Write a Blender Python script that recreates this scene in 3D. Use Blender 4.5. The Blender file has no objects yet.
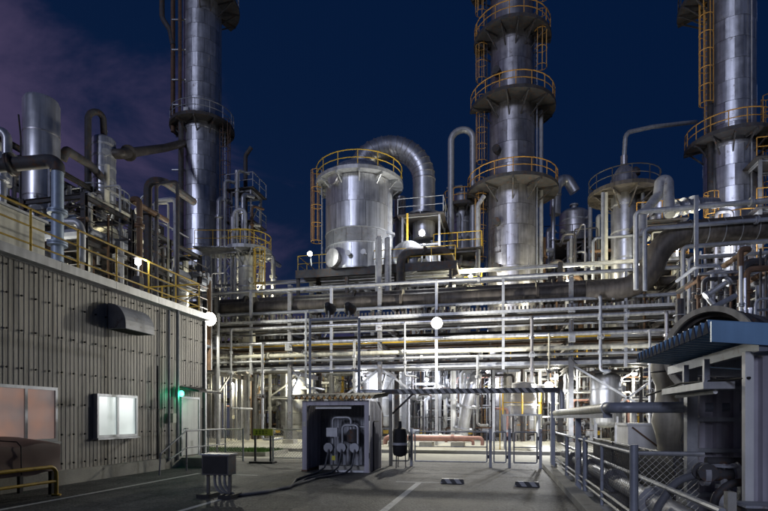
import bpy, math, random
from mathutils import Vector, Matrix

# ------------------------------------------------------------------ camera
scn = bpy.context.scene
COL = scn.collection
RAD = math.radians
EYE = 1.6
YAW = RAD(12.5)
cam_d = bpy.data.cameras.new('camera')
cam_d.sensor_width = 36
cam_d.lens = 522 / 768 * 36
cam_d.shift_y = (418 - 255.5) / 768
cam_d.clip_start = 0.1
cam_d.clip_end = 3000
cam = bpy.data.objects.new('camera', cam_d)
cam.location = (0, 0, EYE)
cam.rotation_euler = (RAD(90), 0, YAW)
COL.objects.link(cam)
scn.camera = cam

# ------------------------------------------------------------------ world, added fill light, exposure
w = bpy.data.worlds.new('World')
scn.world = w
w.use_nodes = True
nt = w.node_tree
nt.nodes.clear()
N = nt.nodes.new
L = nt.links.new
sky = N('ShaderNodeTexSky')
sky.sky_type = 'NISHITA'
sky.sun_disc = False
sky.sun_elevation = RAD(-4.0)
sky.sun_rotation = RAD(300)
tint = N('ShaderNodeMix'); tint.data_type = 'RGBA'; tint.blend_type = 'MIX'
tint.inputs[0].default_value = 0.92
L(sky.outputs[0], tint.inputs[6])
tint.inputs[7].default_value = (0.0005, 0.0085, 0.0390, 1)
tc = N('ShaderNodeTexCoord')
mp = N('ShaderNodeMapping')
mp.inputs['Scale'].default_value = (1.0, 1.0, 2.2)
mp.inputs['Location'].default_value = (1.3, 2.4, 0.7)
L(tc.outputs['Generated'], mp.inputs[0])
cn = N('ShaderNodeTexNoise')
cn.inputs['Scale'].default_value = 2.7
cn.inputs['Detail'].default_value = 6
cn.inputs['Roughness'].default_value = 0.62
cn.inputs['Distortion'].default_value = 0.5
L(mp.outputs[0], cn.inputs['Vector'])
# the cloud bank lies towards the town, west of the plant
dotn = N('ShaderNodeVectorMath'); dotn.operation = 'DOT_PRODUCT'
dotn.inputs[1].default_value = (-1.0, 0.0, -1.2)
L(tc.outputs['Generated'], dotn.inputs[0])
ad_ = N('ShaderNodeMath'); ad_.operation = 'MULTIPLY_ADD'
L(dotn.outputs['Value'], ad_.inputs[0]); ad_.inputs[1].default_value = 0.95
L(cn.outputs[0], ad_.inputs[2])
rp = N('ShaderNodeMapRange')
rp.inputs['From Min'].default_value = 0.43
rp.inputs['From Max'].default_value = 0.76
rp.interpolation_type = 'SMOOTHSTEP'
L(ad_.outputs[0], rp.inputs[0])
cm = N('ShaderNodeMix'); cm.data_type = 'RGBA'
L(rp.outputs[0], cm.inputs[0])
L(tint.outputs[2], cm.inputs[6])
cm.inputs[7].default_value = (0.054, 0.043, 0.096, 1)
bg = N('ShaderNodeBackground')
bg.inputs[1].default_value = 1.0
L(cm.outputs[2], bg.inputs[0])
wo = N('ShaderNodeOutputWorld')
L(bg.outputs[0], wo.inputs[0])

sd = bpy.data.lights.new('added_front_fill', 'SUN')  # added cool fill from behind the camera, in place of unseen yard lights
sd.energy = 0.78
sd.angle = RAD(12)
sd.color = (0.72, 0.77, 1.0)
sun = bpy.data.objects.new('added_front_fill', sd)
sun.rotation_euler = (RAD(75), 0, RAD(-12))
COL.objects.link(sun)

scn.view_settings.view_transform = 'Standard'
scn.view_settings.look = 'None'
scn.view_settings.gamma = 1
scn.view_settings.exposure = 0.0
scn.cycles.use_denoising = True
scn.cycles.max_bounces = 5
scn.cycles.diffuse_bounces = 3
scn.cycles.glossy_bounces = 3
scn.cycles.sample_clamp_indirect = 4

# ------------------------------------------------------------------ helpers
S_, C_ = math.sin(YAW), math.cos(YAW)
RND = random.Random(11)
V = Vector

def at(px, py, Y):
    a = (px - 384) / 522
    t = Y / (C_ + a * S_)
    return V((t * (-S_ + a * C_), Y, EYE + t * (418 - py) / 522))

def ad(px, py, t):
    a = (px - 384) / 522
    return V((t * (-S_ + a * C_), t * (C_ + a * S_), EYE + t * (418 - py) / 522))

WORLD = {}          # world position of every object's origin

def _basis(d):
    d = d.normalized()
    u = V((0, 0, 1)) if abs(d.z) < 0.95 else V((0, 1, 0))
    x = d.cross(u).normalized()
    return x, x.cross(d).normalized(), d

def fillet(pts, bend, k=6):
    out = [pts[0]]
    for i in range(1, len(pts) - 1):
        p0, p1, p2 = pts[i - 1], pts[i], pts[i + 1]
        d1, d2 = (p0 - p1), (p2 - p1)
        l1, l2 = d1.length, d2.length
        d1.normalize(); d2.normalize()
        an = d1.angle(d2)
        if an > 3.1 or an < .02:
            out.append(p1); continue
        tl = min(bend / math.tan(an / 2), l1 * .49, l2 * .49)
        br = tl * math.tan(an / 2)
        c = p1 + (d1 + d2).normalized() * br / math.sin(an / 2)
        a0, a1 = p1 + d1 * tl - c, p1 + d2 * tl - c
        th = math.pi - an
        for j in range(k + 1):
            f = j / k
            out.append(c + (a0 * math.sin((1 - f) * th) + a1 * math.sin(f * th)) / math.sin(th))
    out.append(pts[-1])
    return out

class MB:
    def __init__(s):
        s.v = []; s.f = []; s.sm = []; s.mi = []
    def add(s, vs, fs, smooth=False):
        o = len(s.v)
        s.v += [V(p) for p in vs]
        for f in fs:
            s.f.append([i + o for i in f]); s.sm.append(smooth)
        return s
    def box(s, x0, x1, y0, y1, z0, z1):
        vs = [(x, y, z) for z in (z0, z1) for y in (y0, y1) for x in (x0, x1)]
        return s.add(vs, [(0, 2, 3, 1), (4, 5, 7, 6), (0, 1, 5, 4), (2, 6, 7, 3), (0, 4, 6, 2), (1, 3, 7, 5)])
    def bar(s, p, q, a, b=None):
        p, q = V(p), V(q); b = b or a
        x, y, d = _basis(q - p)
        vs = []
        for e in (p, q):
            for sx, sy in ((-1, -1), (1, -1), (1, 1), (-1, 1)):
                vs.append(e + x * a * .5 * sx + y * b * .5 * sy)
        return s.add(vs, [(0, 1, 2, 3), (7, 6, 5, 4), (0, 4, 5, 1), (1, 5, 6, 2), (2, 6, 7, 3), (3, 7, 4, 0)])
    def hbeam(s, p, q, w_, h, t=None):
        p, q = V(p), V(q); t = t or w_ * .1
        x, y, d = _basis(q - p)
        a, b, c = w_ / 2, h / 2, t / 2
        f = t * 1.2
        pr = [(-a, -b), (a, -b), (a, -b + f), (c, -b + f), (c, b - f), (a, b - f), (a, b), (-a, b), (-a, b - f), (-c, b - f), (-c, -b + f), (-a, -b + f)]
        vs = [e + x * i + y * j for e in (p, q) for i, j in pr]
        n = 12
        fs = [(i, (i + 1) % n, n + (i + 1) % n, n + i) for i in range(n)]
        for o in (0, n):
            fs += [[o + k for k in (0, 1, 2, 11)], [o + k for k in (3, 4, 9, 10)], [o + k for k in (5, 6, 7, 8)]]
        return s.add(vs, fs)
    def cyl(s, p, q, r, n=12, r2=None, smooth=True):
        p, q = V(p), V(q); r2 = r if r2 is None else r2
        x, y, d = _basis(q - p)
        vs = []
        for e, rr in ((p, r), (q, r2)):
            vs += [e + (x * math.cos(2 * math.pi * i / n) + y * math.sin(2 * math.pi * i / n)) * rr for i in range(n)]
        s.add(vs, [(i, (i + 1) % n, n + (i + 1) % n, n + i) for i in range(n)], smooth)
        o = len(s.v) - 2 * n
        s.f += [list(range(o, o + n)), list(range(o + n, o + 2 * n))]; s.sm += [False, False]
        return s
    def tube(s, pts, r, n=10, bend=None, k=6, closed=False):
        pts = [V(p) for p in pts]
        if bend and len(pts) > 2: pts = fillet(pts, bend, k)
        m = len(pts)
        x, y, d = _basis(pts[1] - pts[0])
        vs = []
        for i, p in enumerate(pts):
            if i == 0: dd = pts[1] - pts[0]
            elif i == m - 1: dd = pts[-1] - pts[-2]
            else: dd = (pts[i + 1] - pts[i]).normalized() + (pts[i] - pts[i - 1]).normalized()
            dd.normalize()
            x = (x - dd * x.dot(dd)).normalized()
            y = dd.cross(x)
            vs += [p + (x * math.cos(2 * math.pi * j / n) + y * math.sin(2 * math.pi * j / n)) * r for j in range(n)]
        fs = []
        for i in range(m - 1):
            for j in range(n):
                fs.append((i * n + j, i * n + (j + 1) % n, (i + 1) * n + (j + 1) % n, (i + 1) * n + j))
        o = len(s.v)
        s.add(vs, fs, True)
        s.f += [list(range(o, o + n)), list(range(o + (m - 1) * n, o + m * n))]; s.sm += [False, False]
        return s
    def lathe(s, prof, n=24, c=(0, 0, 0), axis=None, caps=True):
        c = V(c)
        if axis is None: x, y, d = V((1, 0, 0)), V((0, 1, 0)), V((0, 0, 1))
        else: x, y, d = _basis(V(axis))
        vs = []
        for r, z in prof:
            vs += [c + d * z + (x * math.cos(2 * math.pi * j / n) + y * math.sin(2 * math.pi * j / n)) * max(r, .001) for j in range(n)]
        fs = []
        for i in range(len(prof) - 1):
            for j in range(n):
                fs.append((i * n + j, i * n + (j + 1) % n, (i + 1) * n + (j + 1) % n, (i + 1) * n + j))
        s.add(vs, fs, True)
        o = len(s.v) - len(vs)
        if not caps: return s
        s.f += [list(range(o, o + n)), list(range(o + len(vs) - n, o + len(vs)))]; s.sm += [False, False]
        return s
    def arc(s, c, r, a0, a1, rad, n=6, k=24):
        pts = [V((c[0] + r * math.cos(a0 + (a1 - a0) * i / k), c[1] + r * math.sin(a0 + (a1 - a0) * i / k), c[2])) for i in range(k + 1)]
        return s.tube(pts, rad, n)
    def mesh(s, name, off=V((0, 0, 0))):
        me = bpy.data.meshes.new(name)
        me.from_pydata([p - off for p in s.v], [], s.f)
        if any(s.sm):
            me.polygons.foreach_set('use_smooth', s.sm)
            me.set_sharp_from_angle(angle=RAD(38))
        return me
    def build(s, name, mat, parent=None, stuff=False, label=None):
        if parent is None:
            lo = V([min(p[i] for p in s.v) for i in range(3)]); hi = V([max(p[i] for p in s.v) for i in range(3)])
            off = V(((lo.x + hi.x) / 2, (lo.y + hi.y) / 2, lo.z))
        else:
            off = WORLD[parent.name]
        me = s.mesh(name, off)
        me.materials.append(mat)
        o = bpy.data.objects.new(name, me)
        COL.objects.link(o)
        if parent is None: o.location = off
        else: o.parent = parent
        WORLD[o.name] = off
        if stuff: o['kind'] = 'stuff'
        if label: o['label'] = label
        return o

def inst(name, me, mat, parent, loc, rot=(0, 0, 0), scale=None):
    """a piece that shares its mesh; loc in world metres"""
    if mat and not me.materials: me.materials.append(mat)
    o = bpy.data.objects.new(name, me)
    COL.objects.link(o)
    base = V((0, 0, 0))
    if parent is not None:
        o.parent = parent
        base = WORLD[parent.name]
    o.location = V(loc) - base
    o.rotation_euler = rot
    if scale: o.scale = scale
    WORLD[o.name] = V(loc)
    return o

def empty(name, loc, label, cat, group=None):
    o = bpy.data.objects.new(name, None)
    o.empty_display_size = .2
    COL.objects.link(o)
    o.location = loc
    WORLD[o.name] = V(loc)
    return tag(o, label, cat, group)

def tag(o, label, cat, group=None):
    o['label'] = label; o['category'] = cat
    if group: o['group'] = group
    return o

def struct(o):
    o['kind'] = 'structure'
    return o

def part(name, mat, parent, fn, *a, **k):
    m = MB(); getattr(m, fn)(*a, **k)
    return m.build(name, mat, parent)

# ------------------------------------------------------------------ materials
def mat(name, col, rough=.5, metal=0., var=.25, scale=2.5, streak=0., rust=0., rand=.0, bump=.0, bscale=30, rustcol=(.12, .055, .025), spec=.5):
    m = bpy.data.materials.new(name)
    m.use_nodes = True
    t = m.node_tree
    b = t.nodes['Principled BSDF']
    N, L = t.nodes.new, t.links.new
    tc = N('ShaderNodeTexCoord'); oi = N('ShaderNodeObjectInfo')
    sc = N('ShaderNodeVectorMath'); sc.operation = 'MULTIPLY_ADD'
    cb = N('ShaderNodeCombineXYZ')
    for i in range(3): L(oi.outputs['Random'], cb.inputs[i])
    L(cb.outputs[0], sc.inputs[0]); sc.inputs[1].default_value = (37, 53, 71); L(tc.outputs['Object'], sc.inputs[2])
    n1 = N('ShaderNodeTexNoise'); n1.inputs['Scale'].default_value = scale; n1.inputs['Detail'].default_value = 6; n1.inputs['Roughness'].default_value = .62
    L(sc.outputs[0], n1.inputs['Vector'])
    r1 = N('ShaderNodeMapRange'); r1.inputs['From Min'].default_value = .3; r1.inputs['From Max'].default_value = .7
    r1.inputs['To Min'].default_value = 1 - var; r1.inputs['To Max'].default_value = 1 + var * .6
    L(n1.outputs[0], r1.inputs[0])
    val = r1.outputs[0]
    if streak:
        mp = N('ShaderNodeMapping'); mp.inputs['Scale'].default_value = (7, 7, .35)
        L(sc.outputs[0], mp.inputs[0])
        n2 = N('ShaderNodeTexNoise'); n2.inputs['Scale'].default_value = 1.0; n2.inputs['Detail'].default_value = 4
        L(mp.outputs[0], n2.inputs['Vector'])
        r2 = N('ShaderNodeMapRange'); r2.inputs['From Min'].default_value = .35; r2.inputs['From Max'].default_value = .62
        r2.inputs['To Min'].default_value = 1 - streak; r2.inputs['To Max'].default_value = 1.0
        L(n2.outputs[0], r2.inputs[0])
        mu = N('ShaderNodeMath'); mu.operation = 'MULTIPLY'; L(val, mu.inputs[0]); L(r2.outputs[0], mu.inputs[1]); val = mu.outputs[0]
    if rand:
        r3 = N('ShaderNodeMapRange'); r3.inputs['To Min'].default_value = 1 - rand; r3.inputs['To Max'].default_value = 1 + rand
        L(oi.outputs['Random'], r3.inputs[0])
        mu = N('ShaderNodeMath'); mu.operation = 'MULTIPLY'; L(val, mu.inputs[0]); L(r3.outputs[0], mu.inputs[1]); val = mu.outputs[0]
    mx = N('ShaderNodeVectorMath'); mx.operation = 'SCALE'
    mx.inputs[0].default_value = col
    L(val, mx.inputs['Scale'])
    out = mx.outputs[0]
    if rust:
        n3 = N('ShaderNodeTexNoise'); n3.inputs['Scale'].default_value = scale * 1.7; n3.inputs['Detail'].default_value = 8; n3.inputs['Roughness'].default_value = .7
        ofs = N('ShaderNodeVectorMath'); ofs.operation = 'ADD'; ofs.inputs[1].default_value = (9.1, 3.3, 5.7); L(sc.outputs[0], ofs.inputs[0])
        L(ofs.outputs[0], n3.inputs['Vector'])
        r4 = N('ShaderNodeMapRange'); r4.inputs['From Min'].default_value = .62 - rust * .3; r4.inputs['From Max'].default_value = .76 - rust * .2
        L(n3.outputs[0], r4.inputs[0])
        mm = N('ShaderNodeMix'); mm.data_type = 'RGBA'
        L(r4.outputs[0], mm.inputs[0]); L(out, mm.inputs[6]); mm.inputs[7].default_value = (*rustcol, 1)
        out = mm.outputs[2]
        if metal:
            mr = N('ShaderNodeMapRange'); mr.inputs['To Min'].default_value = metal; mr.inputs['To Max'].default_value = 0
            L(r4.outputs[0], mr.inputs[0]); L(mr.outputs[0], b.inputs['Metallic'])
    L(out, b.inputs['Base Color'])
    if not (rust and metal): b.inputs['Metallic'].default_value = metal
    rr = N('ShaderNodeMapRange'); rr.inputs['To Min'].default_value = max(.05, rough - .12); rr.inputs['To Max'].default_value = min(1, rough + .15)
    L(n1.outputs[0], rr.inputs[0]); L(rr.outputs[0], b.inputs['Roughness'])
    b.inputs['Specular IOR Level'].default_value = spec
    if bump:
        n4 = N('ShaderNodeTexNoise'); n4.inputs['Scale'].default_value = bscale; n4.inputs['Detail'].default_value = 5
        L(sc.outputs[0], n4.inputs['Vector'])
        bp = N('ShaderNodeBump'); bp.inputs['Strength'].default_value = bump; bp.inputs['Distance'].default_value = .02
        L(n4.outputs[0], bp.inputs['Height']); L(bp.outputs[0], b.inputs['Normal'])
    return m

def emit(name, col, s):
    m = bpy.data.materials.new(name); m.use_nodes = True
    b = m.node_tree.nodes['Principled BSDF']
    b.inputs['Base Color'].default_value = (.8, .8, .8, 1)
    b.inputs['Emission Color'].default_value = (*col, 1)
    b.inputs['Emission Strength'].default_value = s
    return m

def stripes(name, c1, c2, scale, vec=(1, 0, 1)):
    m = mat(name, c1, .5)
    t = m.node_tree; b = t.nodes['Principled BSDF']
    tc = t.nodes.new('ShaderNodeTexCoord')
    dt = t.nodes.new('ShaderNodeVectorMath'); dt.operation = 'DOT_PRODUCT'; dt.inputs[1].default_value = V(vec) * scale
    t.links.new(tc.outputs['Object'], dt.inputs[0])
    fr = t.nodes.new('ShaderNodeMath'); fr.operation = 'FRACT'; t.links.new(dt.outputs['Value'], fr.inputs[0])
    gt = t.nodes.new('ShaderNodeMath'); gt.operation = 'GREATER_THAN'; gt.inputs[1].default_value = .5; t.links.new(fr.outputs[0], gt.inputs[0])
    mx = t.nodes.new('ShaderNodeMix'); mx.data_type = 'RGBA'
    t.links.new(gt.outputs[0], mx.inputs[0]); mx.inputs[6].default_value = (*c1, 1); mx.inputs[7].default_value = (*c2, 1)
    t.links.new(mx.outputs[2], b.inputs['Base Color'])
    return m

M = {
 'clad': mat('aluminium_cladding', (.56, .57, .61), .36, .8, .25, 1.4, streak=.28, rust=.10, rand=.09, rustcol=(.10, .07, .05)),
 'clad2': mat('stained_cladding', (.47, .46, .48), .38, .78, .32, 1.1, streak=.32, rust=.16, rand=.09, rustcol=(.09, .06, .045)),
 'bright': mat('bright_cladding', (.66, .67, .70), .33, .75, .18, 1.2, streak=.35, rand=.1),
 'paleblue': mat('pale_blue_steel', (.30, .37, .48), .45, .2, .25, 3, streak=.2),
 'galv': mat('galvanised_steel', (.42, .43, .45), .45, .4, .25, 4, streak=.2, rand=.15),
 'rackp': mat('rack_steel', (.21, .215, .23), .5, .2, .3, 3, rust=.2, rand=.15),
 'paint': mat('grey_painted_steel', (.33, .34, .37), .5, .1, .25, 3, rust=.18, rand=.2),
 'blue': mat('blue_grey_steel', (.27, .29, .34), .45, .2, .25, 3, rust=.12, rand=.15),
 'dark': mat('dark_steel', (.06, .06, .065), .6, .05, .35, 3, rust=.3, rand=.25, spec=.2),
 'black': mat('black_paint', (.022, .022, .024), .65, 0, .3, 5, rand=.1, spec=.15),
 'brown': mat('weathered_brown_lagging', (.105, .092, .082), .55, .25, .4, 1.2, streak=.45, rust=.2, rustcol=(.075, .055, .04)),
 'rust': mat('rusty_pipe', (.13, .075, .045), .7, .1, .4, 3, rust=.35, rand=.15, rustcol=(.07, .035, .02)),
 'cream': mat('cream_lagging', (.62, .60, .50), .5, 0, .2, 2, streak=.3, rand=.1),
 'white': mat('white_paint', (.75, .75, .73), .45, 0, .12, 2, streak=.15),
 'yellow': mat('yellow_paint', (.62, .40, .04), .5, 0, .25, 4, rust=.12, rand=.1),
 'orange': mat('orange_paint', (.60, .31, .06), .5, 0, .3, 4, rust=.15),
 'wall': mat('corrugated_wall_paint', (.40, .375, .33), .55, .1, .3, .5, streak=.5, rust=.08, rand=.08, rustcol=(.12, .10, .08)),
 'shed': mat('shed_wall_paint', (.50, .48, .54), .5, .1, .25, .8, streak=.35, rand=.08),
 'canopy': mat('blue_roof_paint', (.20, .36, .56), .42, .1, .15, 1.2, streak=.15, rand=.05),
 'concrete': mat('concrete', (.38, .37, .33), .85, 0, .3, 1.3, rust=.15, bump=.3, rustcol=(.2, .19, .16)),
 'slab': mat('plant_paving', (.40, .39, .33), .85, 0, .25, .5, rust=.2, bump=.2, rustcol=(.24, .23, .19)),
 'tarp': mat('grey_tarpaulin', (.30, .30, .30), .6, 0, .25, 2, bump=.4, bscale=6),
 'beige': mat('beige_sheeting', (.50, .46, .36), .6, 0, .3, 2, streak=.3, bump=.4, bscale=5),
 'brownbox': mat('brown_cover', (.17, .10, .085), .5, 0, .25, 2, rand=.05),
 'rubber': mat('grey_rubber_hose', (.13, .135, .15), .6, 0, .2, 4, spec=.25),
 'pink': mat('red_oxide_pipe', (.45, .25, .21), .6, 0, .25, 4),
 'roof': mat('roof_membrane', (.25, .25, .24), .8, 0, .3, 1),
 'steelw': mat('light_gutter', (.50, .51, .53), .4, .35, .15, 3, streak=.2, rand=.05),
 'line': mat('road_paint', (.66, .66, .63), .7, 0, .2, 5, rust=.28, rustcol=(.12, .12, .12)),
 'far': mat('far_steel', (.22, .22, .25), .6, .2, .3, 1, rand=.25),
}
M['glass_off'] = mat('unlit_lamp_glass', (.2, .2, .2), .15, 0, .1)
M['lamp'] = emit('lit_lamp_lens', (1.0, .97, .86), 60)
M['lamp_cool'] = emit('lit_lamp_lens_cool', (.86, .93, 1.0), 50)
M['green'] = emit('green_lamp_lens', (.05, 1.0, .45), 7)
M['winlit'] = emit('frosted_lit_pane', (.80, .92, .88), .46)
_t = M['winlit'].node_tree; _n = _t.nodes.new('ShaderNodeTexNoise'); _n.inputs['Scale'].default_value = 1.6; _n.inputs['Detail'].default_value = 3
_c = _t.nodes.new('ShaderNodeTexCoord'); _t.links.new(_c.outputs['Object'], _n.inputs['Vector'])
_r = _t.nodes.new('ShaderNodeMapRange'); _r.inputs['From Min'].default_value = .3; _r.inputs['From Max'].default_value = .7; _r.inputs['To Min'].default_value = .36; _r.inputs['To Max'].default_value = .66
_t.links.new(_n.outputs[0], _r.inputs[0]); _t.links.new(_r.outputs[0], _t.nodes['Principled BSDF'].inputs['Emission Strength'])
_t.nodes['Principled BSDF'].inputs['Roughness'].default_value = .25
M['hatch'] = stripes('black_white_hatch', (.02, .02, .02), (.34, .34, .34), 4.2, (1, 0, .8))
M['signy'] = mat('sign_yellow', (.55, .50, .03), .5)
M['glass'] = bpy.data.materials.new('painted_reflection_glass'); M['glass'].use_nodes = True
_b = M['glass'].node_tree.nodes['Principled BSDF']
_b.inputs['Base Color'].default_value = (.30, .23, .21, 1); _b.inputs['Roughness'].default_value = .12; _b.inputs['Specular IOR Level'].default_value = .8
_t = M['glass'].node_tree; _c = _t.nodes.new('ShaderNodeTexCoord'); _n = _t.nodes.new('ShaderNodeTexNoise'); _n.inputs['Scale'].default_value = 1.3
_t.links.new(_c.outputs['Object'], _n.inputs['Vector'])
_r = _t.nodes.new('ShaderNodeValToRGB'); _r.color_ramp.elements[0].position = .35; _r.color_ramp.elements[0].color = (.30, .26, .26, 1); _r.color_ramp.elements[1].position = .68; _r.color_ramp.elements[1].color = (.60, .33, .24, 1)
_t.links.new(_n.outputs[0], _r.inputs[0]); _t.links.new(_r.outputs[0], _b.inputs['Emission Color']); _b.inputs['Emission Strength'].default_value = .40  # dim glow and orange reflection painted into the pane as emission

def asphalt():
    m = mat('asphalt', (.075, .073, .070), .72, 0, .55, .5, rust=.2, bump=1.0, bscale=26, rustcol=(.028, .028, .028))
    t = m.node_tree; b = t.nodes['Principled BSDF']
    # aggregate speckle over the tone
    src = b.inputs['Base Color'].links[0].from_socket
    tc = t.nodes.new('ShaderNodeTexCoord')
    vo = t.nodes.new('ShaderNodeTexVoronoi'); vo.inputs['Scale'].default_value = 30
    t.links.new(tc.outputs['Object'], vo.inputs['Vector'])
    mr = t.nodes.new('ShaderNodeMapRange'); mr.inputs['To Min'].default_value = .3; mr.inputs['To Max'].default_value = 2.1
    t.links.new(vo.outputs['Color'], mr.inputs[0])
    mx = t.nodes.new('ShaderNodeVectorMath'); mx.operation = 'SCALE'
    t.links.new(src, mx.inputs[0]); t.links.new(mr.outputs[0], mx.inputs['Scale'])
    nz = t.nodes.new('ShaderNodeTexNoise'); nz.inputs['Scale'].default_value = 1.7; nz.inputs['Detail'].default_value = 5
    t.links.new(tc.outputs['Object'], nz.inputs['Vector'])
    wa = t.nodes.new('ShaderNodeVectorMath'); wa.operation = 'MULTIPLY_ADD'; wa.inputs[1].default_value = (.9, .9, .9)
    t.links.new(nz.outputs['Color'], wa.inputs[0]); t.links.new(tc.outputs['Object'], wa.inputs[2])
    vc = t.nodes.new('ShaderNodeTexVoronoi'); vc.feature = 'DISTANCE_TO_EDGE'; vc.inputs['Scale'].default_value = .33
    t.links.new(wa.outputs[0], vc.inputs['Vector'])
    cr = t.nodes.new('ShaderNodeMapRange'); cr.inputs['From Min'].default_value = .003; cr.inputs['From Max'].default_value = .011; cr.inputs['To Min'].default_value = .25; cr.inputs['To Max'].default_value = 1
    t.links.new(vc.outputs['Distance'], cr.inputs[0])
    # tyre polish and oil blotches
    nb = t.nodes.new('ShaderNodeTexNoise'); nb.inputs['Scale'].default_value = .9; nb.inputs['Detail'].default_value = 7; nb.inputs['Roughness'].default_value = .7
    t.links.new(tc.outputs['Object'], nb.inputs['Vector'])
    br = t.nodes.new('ShaderNodeMapRange'); br.inputs['From Min'].default_value = .38; br.inputs['From Max'].default_value = .55; br.inputs['To Min'].default_value = .55; br.inputs['To Max'].default_value = 1.1
    t.links.new(nb.outputs[0], br.inputs[0])
    m1 = t.nodes.new('ShaderNodeMath'); m1.operation = 'MULTIPLY'; t.links.new(cr.outputs[0], m1.inputs[0]); t.links.new(br.outputs[0], m1.inputs[1])
    m2 = t.nodes.new('ShaderNodeVectorMath'); m2.operation = 'SCALE'; t.links.new(mx.outputs[0], m2.inputs[0]); t.links.new(m1.outputs[0], m2.inputs['Scale'])
    t.links.new(m2.outputs[0], b.inputs['Base Color'])
    return m
M['asphalt'] = asphalt()

# ------------------------------------------------------------------ reusable builders
def railing(root, pts, mat_, h=1.1, r=.025, spacing=1.4, name='post', mids=1, part_of=None):
    """posts, mid rails and top rail along a polyline of deck points; parts of root"""
    par = part_of or root
    up = V((0, 0, h))
    pts = [V(p) for p in pts]
    part('top_rail', mat_, par, 'tube', [p + up for p in pts], r, 6)
    for m_ in range(mids):
        part('mid_rail', mat_, par, 'tube', [p + up * ((m_ + 1) / (mids + 1)) for p in pts], r * .8, 6)
    for i in range(len(pts) - 1):
        L_ = (pts[i + 1] - pts[i]).length
        n = max(1, round(L_ / spacing))
        for j in range(n + (1 if i == len(pts) - 2 else 0)):
            p = pts[i].lerp(pts[i + 1], j / n)
            part('post', mat_, par, 'cyl', p, p + up, r, 6)

def ring_platform(root, c, z, r0, r1, a0, a1, rmat, dmat, posts=12, brackets=8, h=1.1):
    k = max(6, int(28 * abs(a1 - a0) / 6.28))
    m = MB()
    vs = []
    for i in range(k + 1):
        a = a0 + (a1 - a0) * i / k
        ca, sa = math.cos(a), math.sin(a)
        for r, zz in ((r0, z - .05), (r1, z - .12), (r1, z + .12), (r1 - .03, z + .12), (r1 - .03, z), (r0, z)):
            vs.append((c[0] + ca * r, c[1] + sa * r, zz))
    fs = [(i * 6 + j, i * 6 + (j + 1) % 6, (i + 1) * 6 + (j + 1) % 6, (i + 1) * 6 + j) for i in range(k) for j in range(6)]
    fs += [list(range(6)), list(range(k * 6, k * 6 + 6))]
    m.add(vs, fs)
    p = m.build('platform', dmat, root)
    for i in range(brackets):
        a = a0 + (a1 - a0) * (i + .5) / brackets
        u = V((math.cos(a), math.sin(a), 0)); o = V((c[0], c[1], 0))
        b = MB()
        b.bar(o + u * (r0 - .05) + V((0, 0, z - .14)), o + u * (r1 - .05) + V((0, 0, z - .2)), .09, .14)
        b.bar(o + u * (r0 - .05) + V((0, 0, z - min(1.1, (r1 - r0) * .9))), o + u * (r1 - .25) + V((0, 0, z - .2)), .08, .08)
        b.build('bracket', dmat, p)
    if rmat:
        rr = r1 - .08
        part('top_rail', rmat, p, 'arc', (c[0], c[1], z + h), rr, a0, a1, .035, 6, k)
        part('mid_rail', rmat, p, 'arc', (c[0], c[1], z + h * .55), rr, a0, a1, .028, 6, k)
        for i in range(posts + (0 if abs(a1 - a0) > 6.2 else 1)):
            a = a0 + (a1 - a0) * i / posts
            q = V((c[0] + math.cos(a) * rr, c[1] + math.sin(a) * rr, z))
            part('post', rmat, p, 'cyl', q, q + V((0, 0, h)), .03, 6)
    return p

def ladder(root, base, z1, ang, mat_, cage=True, cmat=None, width=.45):
    u = V((math.cos(ang), math.sin(ang), 0)); t = V((-u.y, u.x, 0))
    base = V(base); z0 = base.z
    up = V((0, 0, 1))
    m = MB()
    for s in (-1, 1):
        m.bar(base + t * s * width / 2, base + t * s * width / 2 + up * (z1 - z0), .05, .03)
    n = int((z1 - z0) / .35)
    for i in range(n):
        q = base + up * (.2 + i * .35)
        m.bar(q - t * width / 2, q + t * width / 2, .03, .03)
    l = m.build('ladder', mat_, root)
    if cage:
        cz = z0 + 2.2
        def hp(b, z):
            return base + u * (.38 + .38 * math.sin(b)) * 1.0 + t * .40 * math.cos(b) + up * (z - z0)
        nh = max(2, int((z1 - cz) / 1.1) + 1)
        for i in range(nh):
            z = cz + (z1 - cz) * i / (nh - 1)
            pts = [base + t * width / 2 + up * (z - z0)] + [hp(-.5 + 4.14 * j / 12, z) for j in range(13)] + [base - t * width / 2 + up * (z - z0)]
            part('cage_hoop', cmat or mat_, l, 'tube', pts, .028, 4)
        for j in range(5):
            b = -.3 + 3.74 * j / 4
            part('cage_strap', cmat or mat_, l, 'bar', hp(b, cz), hp(b, z1), .04, .04)
    return l

def panel_mesh(r, h, ang, key, _c={}):
    k = (round(r, 2), round(h, 3), round(ang, 3), key)
    if k in _c: return _c[k]
    m = MB(); n = 4; g = .012 / r; th = .03
    vs = []
    for i in range(n + 1):
        a = -ang / 2 + g + (ang - 2 * g) * i / n
        for rr, z in ((r, .012), (r, h - .012), (r - th, h - .012), (r - th, .012)):
            vs.append((math.cos(a) * rr, math.sin(a) * rr, z))
    fs = [(i * 4 + j, i * 4 + (j + 1) % 4, (i + 1) * 4 + (j + 1) % 4, (i + 1) * 4 + j) for i in range(n) for j in range(4)]
    fs += [(0, 1, 2, 3), (n * 4 + 3, n * 4 + 2, n * 4 + 1, n * 4)]
    m.add(vs, fs, True)
    _c[k] = m.mesh('cladding_panel')
    return _c[k]

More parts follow.
